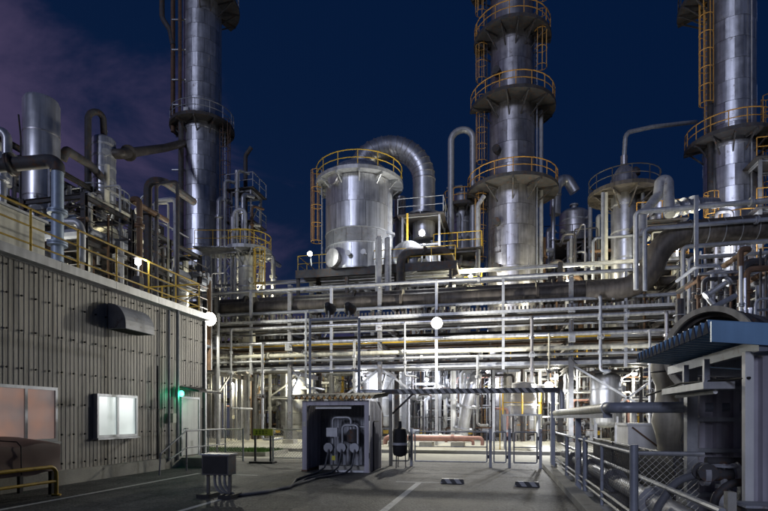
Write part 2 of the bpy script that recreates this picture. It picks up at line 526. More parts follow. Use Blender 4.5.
def tower(label, c, secs, band, npan, mat_, zpan, cat='tower', name='distillation_tower'):
    """secs: (z0, z1, radius) sections; cladding panels from zpan up"""
    root = empty(name, (c[0], c[1], 0), label, cat)
    prof = [(secs[0][2] + .03, 0)]
    for z0, z1, r in secs: prof += [(r - .04, z0), (r - .04, z1)]
    rl, zl = secs[-1][2], secs[-1][1]
    for i in range(1, 7): prof.append((rl * math.cos(i * math.pi / 12.2), zl + rl * .5 * math.sin(i * math.pi / 12.2)))
    part('shell', M['clad2'], root, 'lathe', prof, 32, (c[0], c[1], 0))
    row = 0
    for z0, z1, r in secs:
        zz = max(z0, zpan)
        if z1 <= zz: continue
        nb = max(1, round((z1 - zz) / band)); h = (z1 - zz) / nb
        ang = 2 * math.pi / npan
        me = panel_mesh(r, h, ang, mat_.name)
        for i in range(nb):
            o = (row % 2) * ang * .5; row += 1
            for j in range(npan):
                a = o + j * ang
                e = RND.uniform(0, .012)
                inst('cladding_panel', me, mat_, root, (c[0] + math.cos(a) * e, c[1] + math.sin(a) * e, zz + i * h), (0, 0, a))
        m = MB(); m.lathe([(r - .03, z0 - .12), (r + .09, z0 - .1), (r + .09, z0 + .1), (r - .03, z0 + .12)], 32, (c[0], c[1], 0))
        m.build('flange_ring', mat_, root)
    return root

def head(r, h, up=True, n=6):
    return [(r * math.cos(i * math.pi / 2 / n), h * math.sin(i * math.pi / 2 / n)) for i in range(n + 1)]

def vdrum(label, c, z0, z1, r, mat_, name='vertical_vessel', cat='vessel', legs=True, group=None, bands=3, nozzles=2):
    root = empty(name, (c[0], c[1], 0 if legs else z0), label, cat, group)
    hh = r * .45
    prof = [(rr, z0 - zz) for rr, zz in reversed(head(r, hh))] + [(r, z1)] + [(rr, z1 + zz) for rr, zz in head(r, hh)[1:]]
    part('shell', mat_, root, 'lathe', prof, 24, (c[0], c[1], 0))
    for i in range(bands):
        z = z0 + (z1 - z0) * (i + .5) / bands
        part('band', M['galv'], root, 'lathe', [(r, z - .06), (r + .02, z - .05), (r + .02, z + .05), (r, z + .06)], 24, (c[0], c[1], 0))
    if legs:
        if z0 > 1.0 + hh:
            for i in range(4):
                a = i * math.pi / 2 + .6
                q = V((c[0] + math.cos(a) * r * .93, c[1] + math.sin(a) * r * .93, 0))
                part('leg', M['paint'], root, 'hbeam', q, q + V((0, 0, z0 + .3)), .16, .16)
        else:
            part('skirt', M['paint'], root, 'lathe', [(r * .96, 0), (r * .96, z0)], 24, (c[0], c[1], 0))
    for i in range(nozzles):
        a = -math.pi / 2 + (i - .5) * 1.6
        z = z0 + (z1 - z0) * (.3 + .45 * i)
        u = V((math.cos(a), math.sin(a), 0)); q = V((c[0], c[1], z))
        m = MB(); m.cyl(q + u * (r - .05), q + u * (r + .28), .12, 10); m.cyl(q + u * (r + .22), q + u * (r + .30), .2, 12)
        m.build('nozzle', M['galv'], root)
    q = V((c[0], c[1], z1 + hh))
    m = MB(); m.cyl(q - V((0, 0, .1)), q + V((0, 0, .35)), r * .18, 10); m.cyl(q + V((0, 0, .28)), q + V((0, 0, .38)), r * .3, 12)
    m.build('nozzle', M['galv'], root)
    return root

def hdrum(label, c, length, r, axis, mat_, z_floor, name='horizontal_vessel', cat='vessel', group=None):
    ax = V(axis).normalized(); c = V(c)
    root = empty(name, (c.x, c.y, z_floor), label, cat, group)
    hh = r * .4; h = length / 2
    prof = [(rr, -h - zz) for rr, zz in reversed(head(r, hh))] + [(r, h)] + [(rr, h + zz) for rr, zz in head(r, hh)[1:]]
    part('shell', mat_, root, 'lathe', prof, 24, c, ax)
    for s in (-1, 1):
        part('girth_flange', M['galv'], root, 'lathe', [(r, h * s * .8 - .07), (r + .1, h * s * .8 - .06), (r + .1, h * s * .8 + .06), (r, h * s * .8 + .07)], 24, c, ax)
        q = c + ax * h * s * .55
        t = ax.cross(V((0, 0, 1)))
        m = MB()
        m.bar(V((q.x, q.y, z_floor)) - t * 0, V((q.x, q.y, q.z - r * .8)), .2, r * 1.3)
        m.build('saddle', M['concrete'], root)
    return root

# shared valve pieces
def valve_meshes():
    m = MB(); m.lathe([(.10, -.2), (.18, -.2), (.18, -.15), (.10, -.14), (.15, 0), (.10, .14), (.18, .15), (.18, .2), (.1, .2)], 12, (0, 0, 0), (1, 0, 0))
    m.cyl((0, 0, .08), (0, 0, .42), .06, 8); m.cyl((0, 0, .2), (0, 0, .26), .13, 10); m.cyl((0, 0, .4), (0, 0, .62), .022, 6)
    a = m.mesh('valve')
    m = MB(); m.arc((0, 0, 0), .19, 0, 6.2832, .02, 6, 16)
    for i in range(3):
        g = i * 2.094; m.bar((0, 0, 0), (math.cos(g) * .19, math.sin(g) * .19, 0), .02, .02)
    return a, m.mesh('handwheel')
VALVE, WHEEL = valve_meshes()
VALVE.materials.append(M['dark']); WHEEL.materials.append(M['paint'])
VALVE_L = VALVE.copy(); VALVE_L.materials[0] = M['galv']

def valve(parent, p, rotz=0, s=1., lite=False, tilt=0):
    v = inst('valve', VALVE_L if lite else VALVE, None, parent, p, (tilt, 0, rotz), (s, s, s))
    h = bpy.data.objects.new('handwheel', WHEEL); COL.objects.link(h)
    h.parent = v; h.location = (0, 0, .58)
    WORLD[h.name] = V(p)
    return v

def pipe(label, pts, r, mat_, bend=None, n=10, flanges=(), name='process_pipe', cat='pipe', group=None, fmat=None):
    """a pipe run; flanges: fractions along the straight segments as (segment, fraction)"""
    pts = [V(p) for p in pts]
    m = MB(); m.tube(pts, r, n, bend if bend is not None else r * 2.6)
    o = m.build(name, mat_, None)
    tag(o, label, cat, group)
    for sg, fr in flanges:
        q = pts[sg].lerp(pts[sg + 1], fr); d = (pts[sg + 1] - pts[sg]).normalized()
        f = MB(); f.cyl(q - d * .07, q - d * .01, r * 1.55 + .02, 14); f.cyl(q + d * .01, q + d * .07, r * 1.55 + .02, 14); f.cyl(q - d * .02, q + d * .02, r * 1.2, 10)
        f.build('flange', fmat or mat_, o)
    return o

def steel_frame(label, xs, ys, zs, mat_, col=.26, beam=.22, braces=True, decks=(), rail=None, name='steel_structure', joists=False, z_base=0):
    root = empty(name, ((xs[0] + xs[-1]) / 2, (ys[0] + ys[-1]) / 2, z_base), label, 'structure')
    for x in xs:
        for y in ys:
            part('column', mat_, root, 'hbeam', (x, y, z_base), (x, y, zs[-1]), col, col)
    for z in zs:
        if z <= z_base: continue
        for y in ys:
            for i in range(len(xs) - 1):
                part('beam', mat_, root, 'hbeam', (xs[i] + col / 2, y, z - beam / 2 - .02), (xs[i + 1] - col / 2, y, z - beam / 2 - .02), beam * .7, beam)
        for x in xs:
            for i in range(len(ys) - 1):
                part('beam', mat_, root, 'hbeam', (x, ys[i] + col / 2, z - beam / 2 - .02), (x, ys[i + 1] - col / 2, z - beam / 2 - .02), beam * .7, beam)
    if braces:
        for k in range(len(zs) - 1):
            for i in range(len(ys) - 1):
                if (i + k) % 2 == 0:
                    part('brace', mat_, root, 'bar', (xs[-1], ys[i], zs[k]), (xs[-1], ys[i + 1], zs[k + 1] - .3), .09, .09)
            for i in range(len(xs) - 1):
                if (i + k) % 2 == 1:
                    part('brace', mat_, root, 'bar', (xs[i], ys[0], zs[k]), (xs[i + 1], ys[0], zs[k + 1] - .3), .09, .09)
    for z in decks:
        d = MB(); d.box(xs[0] - .35, xs[-1] + .35, ys[0] - .35, ys[-1] + .35, z, z + .06)
        dk = d.build('deck', M['dark'], root)
        if rail:
            x0, x1, y0, y1 = xs[0] - .3, xs[-1] + .3, ys[0] - .3, ys[-1] + .3
            railing(root, [(x0, y0, z + .06), (x1, y0, z + .06), (x1, y1, z + .06)], rail, part_of=dk, r=.028)
    return root

def add_light(parent, p, power, col=(1, .96, .84), radius=.15, nm='lamp_light'):
    d = bpy.data.lights.new(nm, 'POINT')
    d.energy = power; d.color = col; d.shadow_soft_size = radius
    o = bpy.data.objects.new(nm, d); COL.objects.link(o)
    o.parent = parent; o.location = V(p) - WORLD[parent.name]
    return o

def floodlight(label, p, aim, power, col=(1, .96, .84), lit=True, size=.22, mount=None, cat='lamp', lens='lamp', group=None, lightoff=.3):
    p = V(p); d = V(aim).normalized()
    root = empty('floodlight', p, label, cat, group)
    m = MB(); m.lathe([(size * .35, -size * 1.6), (size * .6, -size * 1.3), (size * .75, -size * .5), (size * 1.1, 0), (size * 1.1, .05), (size * .98, .05), (size * .9, .02)], 18, p, d)
    m.build('housing', M['dark'], root)
    part('lens', M[lens] if lit else M['glass_off'], root, 'lathe', [(size * .95, .03), (size * .8, .07), (size * .4, .10), (.01, .11)], 18, p, d)
    if mount is not None:
        part('bracket', M['galv'], root, 'tube', [p - d * size, V(mount)], .035, 6)
    if lit: add_light(root, p + d * lightoff, power, col)
    return root

def sheet_mesh(w_, h, pitch, rib, depth, name='sheet', _c={}):
    """corrugated sheet: width +x, height +z, ribs proud towards -y"""
    k = (round(w_, 3), round(h, 3), pitch, rib, depth)
    if k in _c: return _c[k]
    xs = []
    n = max(1, round(w_ / pitch)); p = w_ / n
    for i in range(n):
        o = i * p
        xs += [(o, 0), (o + (p - rib) / 2, 0), (o + (p - rib) / 2 + rib * .18, -depth), (o + (p + rib) / 2 - rib * .18, -depth), (o + (p + rib) / 2, 0)]
    xs.append((w_, 0))
    vs = []
    for x, y in xs: vs += [(x, y, 0), (x, y, h)]
    nn = len(xs)
    # a back skin 8 mm behind gives the sheet its thickness
    for x, y in xs: vs += [(x, y + .008, 0), (x, y + .008, h)]
    fs = []
    for i in range(nn - 1):
        fs.append((2 * i, 2 * i + 2, 2 * i + 3, 2 * i + 1))
        b = 2 * nn
        fs.append((b + 2 * i, b + 2 * i + 1, b + 2 * i + 3, b + 2 * i + 2))
        fs.append((2 * i, b + 2 * i, b + 2 * i + 2, 2 * i + 2))
        fs.append((2 * i + 1, 2 * i + 3, b + 2 * i + 3, b + 2 * i + 1))
    m = MB(); m.add(vs, fs)
    _c[k] = m.mesh(name)
    return _c[k]

def chainlink(parent, p, q, z0, z1, pitch, r, mat_, name='chain_link'):
    p, q = V(p), V(q); d = (q - p); Ln = d.length; d.normalize(); H = z1 - z0
    m = MB(); nrm = d.cross(V((0, 0, 1))) * .004
    def pt(s, z): return p + d * s + V((0, 0, z0 + z - p.z))
    s = -H
    while s < Ln:
        a, b = max(s, 0), min(s + H, Ln)
        if b - a > .01:
            m.bar(pt(a, a - s) + nrm, pt(b, b - s) + nrm, r, r)
            m.bar(pt(a, H - (a - s)) - nrm, pt(b, H - (b - s)) - nrm, r, r)
        s += pitch * 1.414
    return m.build(name, mat_, parent, stuff=True)

# ================================================================== THE SETTING
def sheet(name, x0, x1, y0, y1, z, mat_, n=1):
    m = MB(); m.add([(x0, y0, z), (x1, y0, z), (x1, y1, z), (x0, y1, z)], [(0, 1, 2, 3)])
    return struct(m.build(name, mat_, None))

sheet('ground', -1200, 1200, -800, 1800, -.02, M['slab'])
sheet('asphalt_yard', -10.2, 1.55, -12, 19.2, 0, M['asphalt'])
sheet('plant_road', -26, 14, 19.2, 23.6, -.004, M['slab'])

def kerb(name, x0, x1, y0, y1, z0, z1, mat_):
    m = MB(); m.box(x0, x1, y0, y1, z0, z1)
    return struct(m.build(name, mat_, None))
kerb('plant_kerb', -26, 14, 23.6, 23.8, -.1, .14, M['concrete'])
sheet('process_area_paving', -60, 60, 23.8, 90, .05, M['slab'])
kerb('trench_kerb', 1.35, 1.62, 2, 18.9, -.1, .13, M['concrete'])

def line(x0, x1, y0, y1):
    m = MB(); m.add([(x0, y0, .004), (x1, y0, .004), (x1, y1, .004), (x0, y1, .004)], [(0, 1, 2, 3)])
    struct(m.build('painted_line', M['line'], None))
line(-8.55, -8.42, 2, 13.6)
line(-5.42, -5.30, 2, 9.3)
line(-2.02, -1.88, 2, 12.75)
line(-2.55, -1.45, 12.80, 12.93)
line(-7.6, -6.6, 13.4, 13.52)

# ------------------------------------------------------------------ the corrugated building
BX, BY1, BZ = -10.3, 16.9, 5.05
bld = empty('utility_building', (-17, 9, 0), 'long grey corrugated metal building with two windows and a white door', 'building')
m = MB(); m.box(-24, BX - .09, -4, BY1 - .09, 0, BZ); m.build('core_wall', M['dark'], bld)
m = MB(); m.box(-24.02, BX + .10, -4, BY1 + .06, 0, .34); m.build('plinth', M['concrete'], bld)
m = MB(); m.box(-24.2, BX - .02, -4, BY1 + .02, BZ, BZ + .14); roof = m.build('roof', M['roof'], bld)
rows = [(.34, 1.90), (1.885, 3.50), (3.485, BZ + .02)]
SW = .9
y = -3.1
k = 0
while y < BY1 - .05:
    wd = min(SW, BY1 - y)
    for i, (a, b) in enumerate(rows):
        inst('wall_sheet', sheet_mesh(wd, b - a, .128, .066, .009), M['wall'], bld, (BX - .055 + .006 * i + .0015 * (k % 2), y, a), (0, 0, RAD(90)))
    y += SW - .004; k += 1
for j in range(15):   # end wall
    x0 = BX - .06 - SW * (j + 1)
    for i, (a, b) in enumerate(rows):
        inst('wall_sheet', sheet_mesh(SW, b - a, .128, .066, .009), M['wall'], bld, (x0 + SW, BY1 - .055 + .006 * i, a), (0, 0, RAD(180)))
part('corner_trim', M['steelw'], bld, 'box', BX - .06, BX + .03, BY1 - .07, BY1 + .02, .34, BZ)
# screw heads
m = MB()
for zz in (.5, 1.2, 1.93, 2.7, 3.53, 4.3, 4.9):
    y = -2
    while y < BY1:
        m.cyl((BX - .02, y, zz), (BX + .02, y, zz), .022, 5, smooth=False); y += .36
m.build('screw_heads', M['black'], bld, stuff=True)
# gutter in lengths
y = -4; g = 0
while y < BY1:
    y1 = min(y + 1.8, BY1 + .1)
    m = MB(); m.box(BX - .03, BX + .20, y, y1 - .012, BZ + .03, BZ + .22); m.box(BX - .02, BX + .16, y, y1 - .012, BZ + .22, BZ + .25)
    m.build('gutter_length', M['steelw'], bld); y = y1
for y, zt in ((15.05, BZ + .05),):
    part('downpipe', M['galv'], bld, 'tube', [(BX + .12, y, zt), (BX + .12, y, .25)], .055, 8)
part('downpipe', M['galv'], bld, 'tube', [(BX + .12, 14.6, 5.0), (BX + .12, 14.6, .25)], .04, 8)
part('conduit', M['dark'], bld, 'tube', [(BX + .08, 14.1, 3.2), (BX + .08, 14.1, .3)], .025, 6)
part('junction_box', M['cream'], bld, 'box', BX + .0, BX + .14, 14.78, 14.95, 1.45, 1.75)

def window(y0, y1, z0, z1, lit):
    m = MB(); d = BX + .05
    for a, b, c_, e in ((y0, y1, z1 - .07, z1), (y0, y1, z0, z0 + .07), (y0, y0 + .06, z0 + .07, z1 - .07), (y1 - .06, y1, z0 + .07, z1 - .07)):
        m.box(BX - .06, d + .03, a, b, c_, e)
    wdw = m.build('window', M['steelw'], bld)
    mid = (y0 + y1) / 2
    part('mullion', M['steelw'], wdw, 'box', BX - .05, d + .015, mid - .035, mid + .035, z0 + .07, z1 - .07)
    part('sill', M['steelw'], wdw, 'box', BX - .05, d + .09, y0 - .04, y1 + .04, z0 - .05, z0 - .004)
    for a, b in ((y0 + .06, mid - .035), (mid + .035, y1 - .06)):
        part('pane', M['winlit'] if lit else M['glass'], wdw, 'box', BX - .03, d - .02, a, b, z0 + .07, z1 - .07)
window(11.65, 13.2, 1.08, 2.24, True)
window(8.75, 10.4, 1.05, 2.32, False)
# door with its frame
m = MB(); m.box(BX - .06, BX + .03, 15.45, 16.4, .36, 2.25); dr = m.build('door', M['white'], bld)
for b in ((15.38, 15.45, .34, 2.32), (16.4, 16.47, .34, 2.32), (15.45, 16.4, 2.25, 2.32)):
    part('door_frame', M['galv'], dr, 'box', BX - .06, BX + .05, *b)
part('handle', M['dark'], dr, 'tube', [(BX + .03, 15.57, 1.25), (BX + .08, 15.57, 1.25), (BX + .08, 15.70, 1.25)], .015, 6)
part('kick_plate', M['galv'], dr, 'box', BX + .03, BX + .036, 15.5, 16.35, 1.15, 1.22)
part('step', M['concrete'], bld, 'box', BX + .10, BX + .95, 15.3, 16.5, .0, .3)
m = MB(); m.add([(BX + .03, 15.2, 2.66), (BX + .8, 15.2, 2.5), (BX + .8, 16.6, 2.5), (BX + .03, 16.6, 2.66), (BX + .03, 15.2, 2.60), (BX + .8, 15.2, 2.44), (BX + .8, 16.6, 2.44), (BX + .03, 16.6, 2.60)],
      [(0, 1, 2, 3), (4, 7, 6, 5), (0, 4, 5, 1), (1, 5, 6, 2), (2, 6, 7, 3), (3, 7, 4, 0)])
m.build('door_canopy', M['dark'], bld)
# vent hood
m = MB(); vs = []
for y in (12.12, 13.3):
    vs += [(BX, y, 4.0), (BX + .55, y, 4.0)]
    for i in range(9):
        a = i * math.pi / 16
        vs.append((BX + .55 * math.cos(a), y, 4.12 + .58 * math.sin(a)))
n = 11
m.add(vs, [(i, (i + 1) % n, n + (i + 1) % n, n + i) for i in range(n)] + [tuple(range(n)), tuple(range(n, 2 * n))])
vh = m.build('vent_hood', M['paint'], bld)
part('louvre', M['black'], vh, 'box', BX + .04, BX + .5, 12.2, 13.22, 3.985, 3.998)

# roof railing, a thing bolted along the eaves
rr_ = empty('roof_railing', (BX - .2, 8, BZ + .14), 'yellow pipe guard rail along the eaves of the corrugated building', 'railing')
railing(rr_, [(BX - .2, -3.8, BZ + .14), (BX - .2, BY1 - .1, BZ + .14), (-15, BY1 - .1, BZ + .14)], M['yellow'], h=1.2, r=.028, spacing=1.36, mids=2)
# cream roof cabin behind the railing
rc = empty('roof_cabin', (-14, 5, BZ + .14), 'low cream roof cabin wall behind the yellow eaves railing', 'cabin')
for i in range(6):
    part('wall_panel', M['cream'], rc, 'box', -12.06, -12, 11.8 - 2.6 * (i + 1) + .015, 11.8 - 2.6 * i - .015, BZ + .14, 6.86)
part('core', M['cream'], rc, 'box', -15.5, -12.07, -3.6, 11.76, BZ + .14, 6.84)
part('coping', M['steelw'], rc, 'box', -15.55, -11.95, -3.7, 11.86, 6.865, 6.93)
# lamp on the roof edge
bl = empty('bulkhead_lamp', (BX - .45, 13.9, BZ + .14), 'small lit lamp on a post at the eaves railing', 'lamp')
pl = at(154, 272, 13.9); pl = V((BX - .45, 13.9, 6.35))
part('post', M['dark'], bl, 'box', pl.x - .12, pl.x + .12, pl.y - .1, pl.y + .1, BZ + .14, 5.9)
part('stem', M['galv'], bl, 'cyl', (pl.x, pl.y, 5.9), (pl.x, pl.y, 6.25), .03, 6)
part('lens', M['lamp_cool'], bl, 'lathe', [(.03, -.1), (.085, -.05), (.085, .05), (.03, .1)], 12, pl)
part('cap', M['dark'], bl, 'lathe', [(.13, .10), (.10, .15), (.02, .2)], 12, pl)
add_light(bl, pl + V((.3, 0, .02)), 16, (.9, .95, 1), .08)

# green lamp over the door
gl = empty('green_lamp', (BX + .1, 15.2, 2.4), 'small lit green lamp beside the white door', 'lamp')
part('base', M['dark'], gl, 'box', BX + .03, BX + .1, 15.12, 15.28, 2.3, 2.5)
part('lens', M['green'], gl, 'lathe', [(.02, -.1), (.07, -.06), (.08, 0), (.07, .06), (.02, .1)], 12, (BX + .16, 15.2, 2.4))
add_light(gl, (BX + .3, 15.1, 2.36), 7, (.05, 1, .5), .06)

# covered unit under the left window, guard rail, door step railing
cu = empty('covered_unit', (BX + .75, 9.4, 0), 'brown sheeted equipment box under the dim window', 'equipment box')
m = MB(); vs = []
pr = [(BX + .12, .50), (BX + .12, .8), (BX + .12, 1.16), (BX + .3, 1.20), (BX + .6, 1.17), (BX + .9, 1.14), (BX + 1.18, 1.10), (BX + 1.25, 1.06), (BX + 1.27, .9), (BX + 1.25, .75), (BX + 1.27, .6), (BX + 1.28, .48)]
ys = [5.5 + .21 * i for i in range(19)]
for k, yy in enumerate(ys):
    sag = .03 * math.sin(k * 1.3)
    vs += [(x + RND.uniform(-.014, .014), yy + RND.uniform(-.02, .02), z + RND.uniform(-.012, .012) + (sag if z > .8 else RND.uniform(-.03, .03))) for x, z in pr]
n = len(pr); nk = len(ys)
fs = [(r * n + j, r * n + (j + 1) % n, (r + 1) * n + (j + 1) % n, (r + 1) * n + j) for r in range(nk - 1) for j in range(n)] + [tuple(range(n)), tuple(range((nk - 1) * n, nk * n))]
m.add(vs, fs, True); m.build('cover', M['brownbox'], cu)
for yy in (6.3, 8.3): part('strap', M['black'], cu, 'tube', [(BX + .12, yy, 1.18), (BX + 1.2, yy, 1.14), (BX + 1.30, yy, 1.05), (BX + 1.31, yy, .5)], .012, 5)
for x in (BX + .3, BX + 1.1):
    for yy in (5.8, 7.5, 9.2): part('leg', M['dark'], cu, 'box', x - .04, x + .04, yy - .04, yy + .04, 0, .54)
gr = empty('guard_rail', (-8.75, 8.6, 0), 'yellow tubular hoop guard rail before the brown equipment box', 'guard rail')
part('hoop', M['yellow'], gr, 'tube', [(-8.95, 5.4, 0), (-8.95, 5.4, .6), (-8.95, 9.07, .6), (-8.95, 9.07, 0)], .038, 10, .16)
part('mid_rail', M['yellow'], gr, 'tube', [(-8.95, 5.4, .3), (-8.95, 9.07, .3)], .03, 8)
for yy in (5.4, 9.07): part('foot', M['yellow'], gr, 'cyl', (-8.95, yy, .0), (-8.95, yy, .03), .09, 10)
dr_ = empty('door_railing', (BX + .95, 14.8, 0), 'grey tubular handrail by the white door step', 'railing')
for x in (BX + 1.0,):
    part('hoop', M['paint'], dr_, 'tube', [(x, 12.9, 0), (x, 12.95, .6), (x, 14.2, 1.22), (x, 16.5, 1.22), (x, 16.5, 0)], .024, 8, .1)
    part('mid_rail', M['paint'], dr_, 'tube', [(x, 13.4, .42), (x, 14.2, .7), (x, 16.5, .7)], .02, 8, .1)
    for yy in (14.2, 15.4): part('post', M['paint'], dr_, 'cyl', (x, yy, 0), (x, yy, 1.22), .024, 8)

# ================================================================== FOREGROUND YARD
# control box with hoses
cb = empty('control_box', (-5.55, 9.6, 0), 'dark square control box on two legs on the asphalt', 'control box')
cx, cy = -5.55, 9.6
m = MB(); m.box(cx - .29, cx + .29, cy - .16, cy + .16, 0.46, .86); bx = m.build('cabinet', M['dark'], cb)
part('door', M['black'], bx, 'box', cx - .26, cx + .26, cy - .175, cy - .162, .49, .83)
part('rain_lid', M['paint'], bx, 'box', cx - .32, cx + .32, cy - .2, cy + .18, .862, .885)
for s in (-1, 1):
    part('leg', M['dark'], cb, 'box', cx + s * .24 - .025, cx + s * .24 + .025, cy - .03, cy + .03, .06, .46)
    part('foot', M['black'], cb, 'box', cx + s * .24 - .14, cx + s * .24 + .14, cy - .22, cy + .22, 0, .075)
for i in range(3):
    e = i * .11
    pts = [(cx - .1 + e, cy, .46), (cx - .08 + e, cy - .02, .2), (cx + .1 + e, cy + .05, .03), (cx + .5 + e, cy + .5 + .1 * i, .03), (cx + .9 - .05 * i, cy + 1.5, .03), (-5.1 + .2 * i, 12.6 + .2 * i, .03), (-5.15 + .42 * i, 14.3, .03), (-5.15 + .42 * i, 15.0, .12), (-5.2 + .42 * i, 15.5, .62)]
    pipe('grey rubber hose snaking over the asphalt from control box to pump shelter', pts, .028, M['rubber'], .4, 8, name='rubber_hose', cat='hose', group='hoses on the asphalt')

# pump shelter
sx0, sx1, sy0, sy1 = -5.8, -3.73, 14.8, 16.4
sh = empty('pump_shelter', ((sx0 + sx1) / 2, 15.6, 0), 'open-fronted metal pump shelter with a scalloped corrugated roof', 'shelter')
for x in (sx0, sx1 - .14): part('front_post', M['shed'], sh, 'box', x, x + .14, sy0, sy0 + .14, 0, 2.12)
part('lintel', M['shed'], sh, 'box', sx0 + .14, sx1 - .14, sy0 + .01, sy0 + .12, 1.98, 2.12)
for k in range(2):
    inst('wall_sheet', sheet_mesh(.74, 2.1, .12, .06, .025), M['shed'], sh, (sx1 - .02, sy0 + .145 + .73 * k, 0.01), (0, 0, RAD(90)))
    inst('wall_sheet', sheet_mesh(.74, 2.1, .12, .06, .025), M['shed'], sh, (sx0 + .03, sy0 + .145 + .73 * k, 0.01), (0, 0, RAD(90)))
for k in range(3):
    inst('wall_sheet', sheet_mesh(.68, 2.1, .12, .06, .025), M['paint'], sh, (sx0 + .04 + .67 * k, sy1 - .05, 0.01), (0, 0, 0))
for x in (sx0, sx1 - .08): part('rear_post', M['shed'], sh, 'box', x, x + .08, sy1 - .03, sy1 + .05, 0, 2.1)
m = MB(); nr = 15; pw = (sx1 - sx0 + .5) / nr; vs = []
for i in range(nr * 6 + 1):
    x = sx0 - .25 + pw * i / 6; z = .055 * math.cos(i * math.pi / 3)
    for yy, zo in ((sy0 - .28, 2.20), (sy1 + .15, 2.36)): vs += [(x, yy, zo + z), (x, yy, zo + z + .02)]
fs = []
for i in range(nr * 6):
    a, b = 4 * i, 4 * i + 4
    fs += [(a, b, b + 2, a + 2), (a + 1, a + 3, b + 3, b + 1), (a, a + 1, b + 1, b), (a + 2, b + 2, b + 3, a + 3)]
m.add(vs, fs); rf = m.build('roof_sheet', M['black'], sh)
for i in range(nr):   # closure caps under each corrugation
    x = sx0 - .25 + pw * (i + 1)
    if i < nr - 1:
        part('closure_cap', M['orange'], rf, 'cyl', (x, sy0 - .262, 2.20), (x, sy0 - .2, 2.20), .052, 8)
for z in (.5, 1.6): part('hinge', M['dark'], sh, 'cyl', (sx1 - .005, sy0 + .02, z - .08), (sx1 - .005, sy0 + .02, z + .08), .022, 8)
part('notice_plate', M['cream'], sh, 'box', sx0 + .03, sx0 + .11, sy0 - .008, sy0 - .002, 1.35, 1.5)
part('base_channel', M['rust'], sh, 'box', sx0 - .02, sx0 + .16, sy0 - .02, sy1, 0, .05)
part('conduit', M['black'], sh, 'tube', [(sx1 + .02, 15.3, 0), (sx1 + .02, 15.3, 1.5), (sx1 + .02, 15.9, 1.5)], .018, 6, .08)
part('lamp_tube', M['white'], sh, 'box', sx0 + .35, sx1 - .6, sy0 + .2, sy0 + .3, 1.88, 1.96)
# manifold in the shelter
mf = empty('pump_manifold', (-4.75, 15.7, 0), 'dark pump manifold with bent pipes and round flanges inside shelter', 'pump')
m = MB(); m.box(-5.5, -4.0, 15.45, 16.0, 0, .12); m.build('base', M['concrete'], mf)
part('pipe_loop', M['galv'], mf, 'tube', [(-5.15, 15.75, .3), (-5.15, 15.75, 1.62), (-4.55, 15.75, 1.62), (-4.55, 15.75, .9)], .045, 10, .12)
part('pipe_loop', M['galv'], mf, 'tube', [(-4.8, 15.65, .5), (-4.8, 15.65, 1.38), (-4.3, 15.65, 1.38), (-4.3, 15.65, .6)], .04, 10, .12)
part('pipe_loop', M['galv'], mf, 'tube', [(-4.45, 15.85, 1.32), (-4.02, 15.85, 1.32), (-4.02, 15.85, .2)], .04, 10, .12)
for i in range(3):
    x = -5.22 + .42 * i
    m = MB(); m.cyl((x, 15.5, .68), (x, 15.6, .68), .15, 16); m.cyl((x, 15.6, .68), (x, 15.9, .68), .09, 10); m.cyl((x, 15.9, .12), (x, 15.9, .7), .06, 8); m.build('flange_head', M['paint'], mf)
part('pump_body', M['dark'], mf, 'lathe', [(.05, 0), (.2, .05), (.2, .35), (.12, .45)], 14, (-4.5, 15.8, .8))
part('gauge_box', M['galv'], mf, 'box', -5.28, -4.92, 15.5, 15.62, 1.02, 1.3)
part('yellow_tag', M['signy'], mf, 'box', -5.06, -4.95, 15.38, 15.4, .3, .44)
part('sill_bar', M['galv'], sh, 'box', -4.75, sx1 - .15, sy0 + .02, sy0 + .1, .0, .06)

# floodlight frame above the shelter roof
ff = empty('pipe_gantry', (-4.6, 16.9, 0), 'blue-grey goal-shaped pipe gantry standing behind the pump shelter', 'gantry')
for px in (310, 359): 
    q = at(px, 318, 16.9); part('post', M['blue'], ff, 'cyl', (q.x, 16.9, 0), (q.x, 16.9, q.z), .05, 8)
qa, qb = at(310, 320, 16.9), at(359, 320, 16.9)
part('crossbar', M['blue'], ff, 'tube', [(qa.x, 16.9, qa.z), (qb.x, 16.9, qa.z)], .05, 8)
part('crossbar', M['blue'], ff, 'tube', [(qa.x, 16.9, 3.2), (qb.x, 16.9, 3.2)], .03, 8)
for i, px in enumerate((330, 350)):
    q = at(px, 309, 16.95)
    floodlight('round unlit floodlight seen from behind, clamped on blue-grey pipe frame', q, (0.05, 1, -.35), 0, lit=False, size=.2, mount=(q.x, 16.9, qa.z), group='unlit floodlights on the pipe frame')

# dark filter drum beside the shelter
fd = empty('filter_drum', (-3.15, 16.6, 0), 'small black drum on three thin legs beside pump shelter', 'drum')
part('drum', M['black'], fd, 'lathe', [(.05, .35), (.2, .4), (.24, .5), (.24, 1.15), (.2, 1.25), (.06, 1.3), (.05, 1.5)], 16, (-3.15, 16.6, 0))
part('band', M['paint'], fd, 'lathe', [(.24, .72), (.265, .73), (.265, .80), (.24, .81)], 16, (-3.15, 16.6, 0))
for i in range(3):
    a = i * 2.094; part('leg', M['dark'], fd, 'bar', (-3.15 + .19 * math.cos(a), 16.6 + .19 * math.sin(a), 0), (-3.15 + .17 * math.cos(a), 16.6 + .17 * math.sin(a), .5), .03, .03)

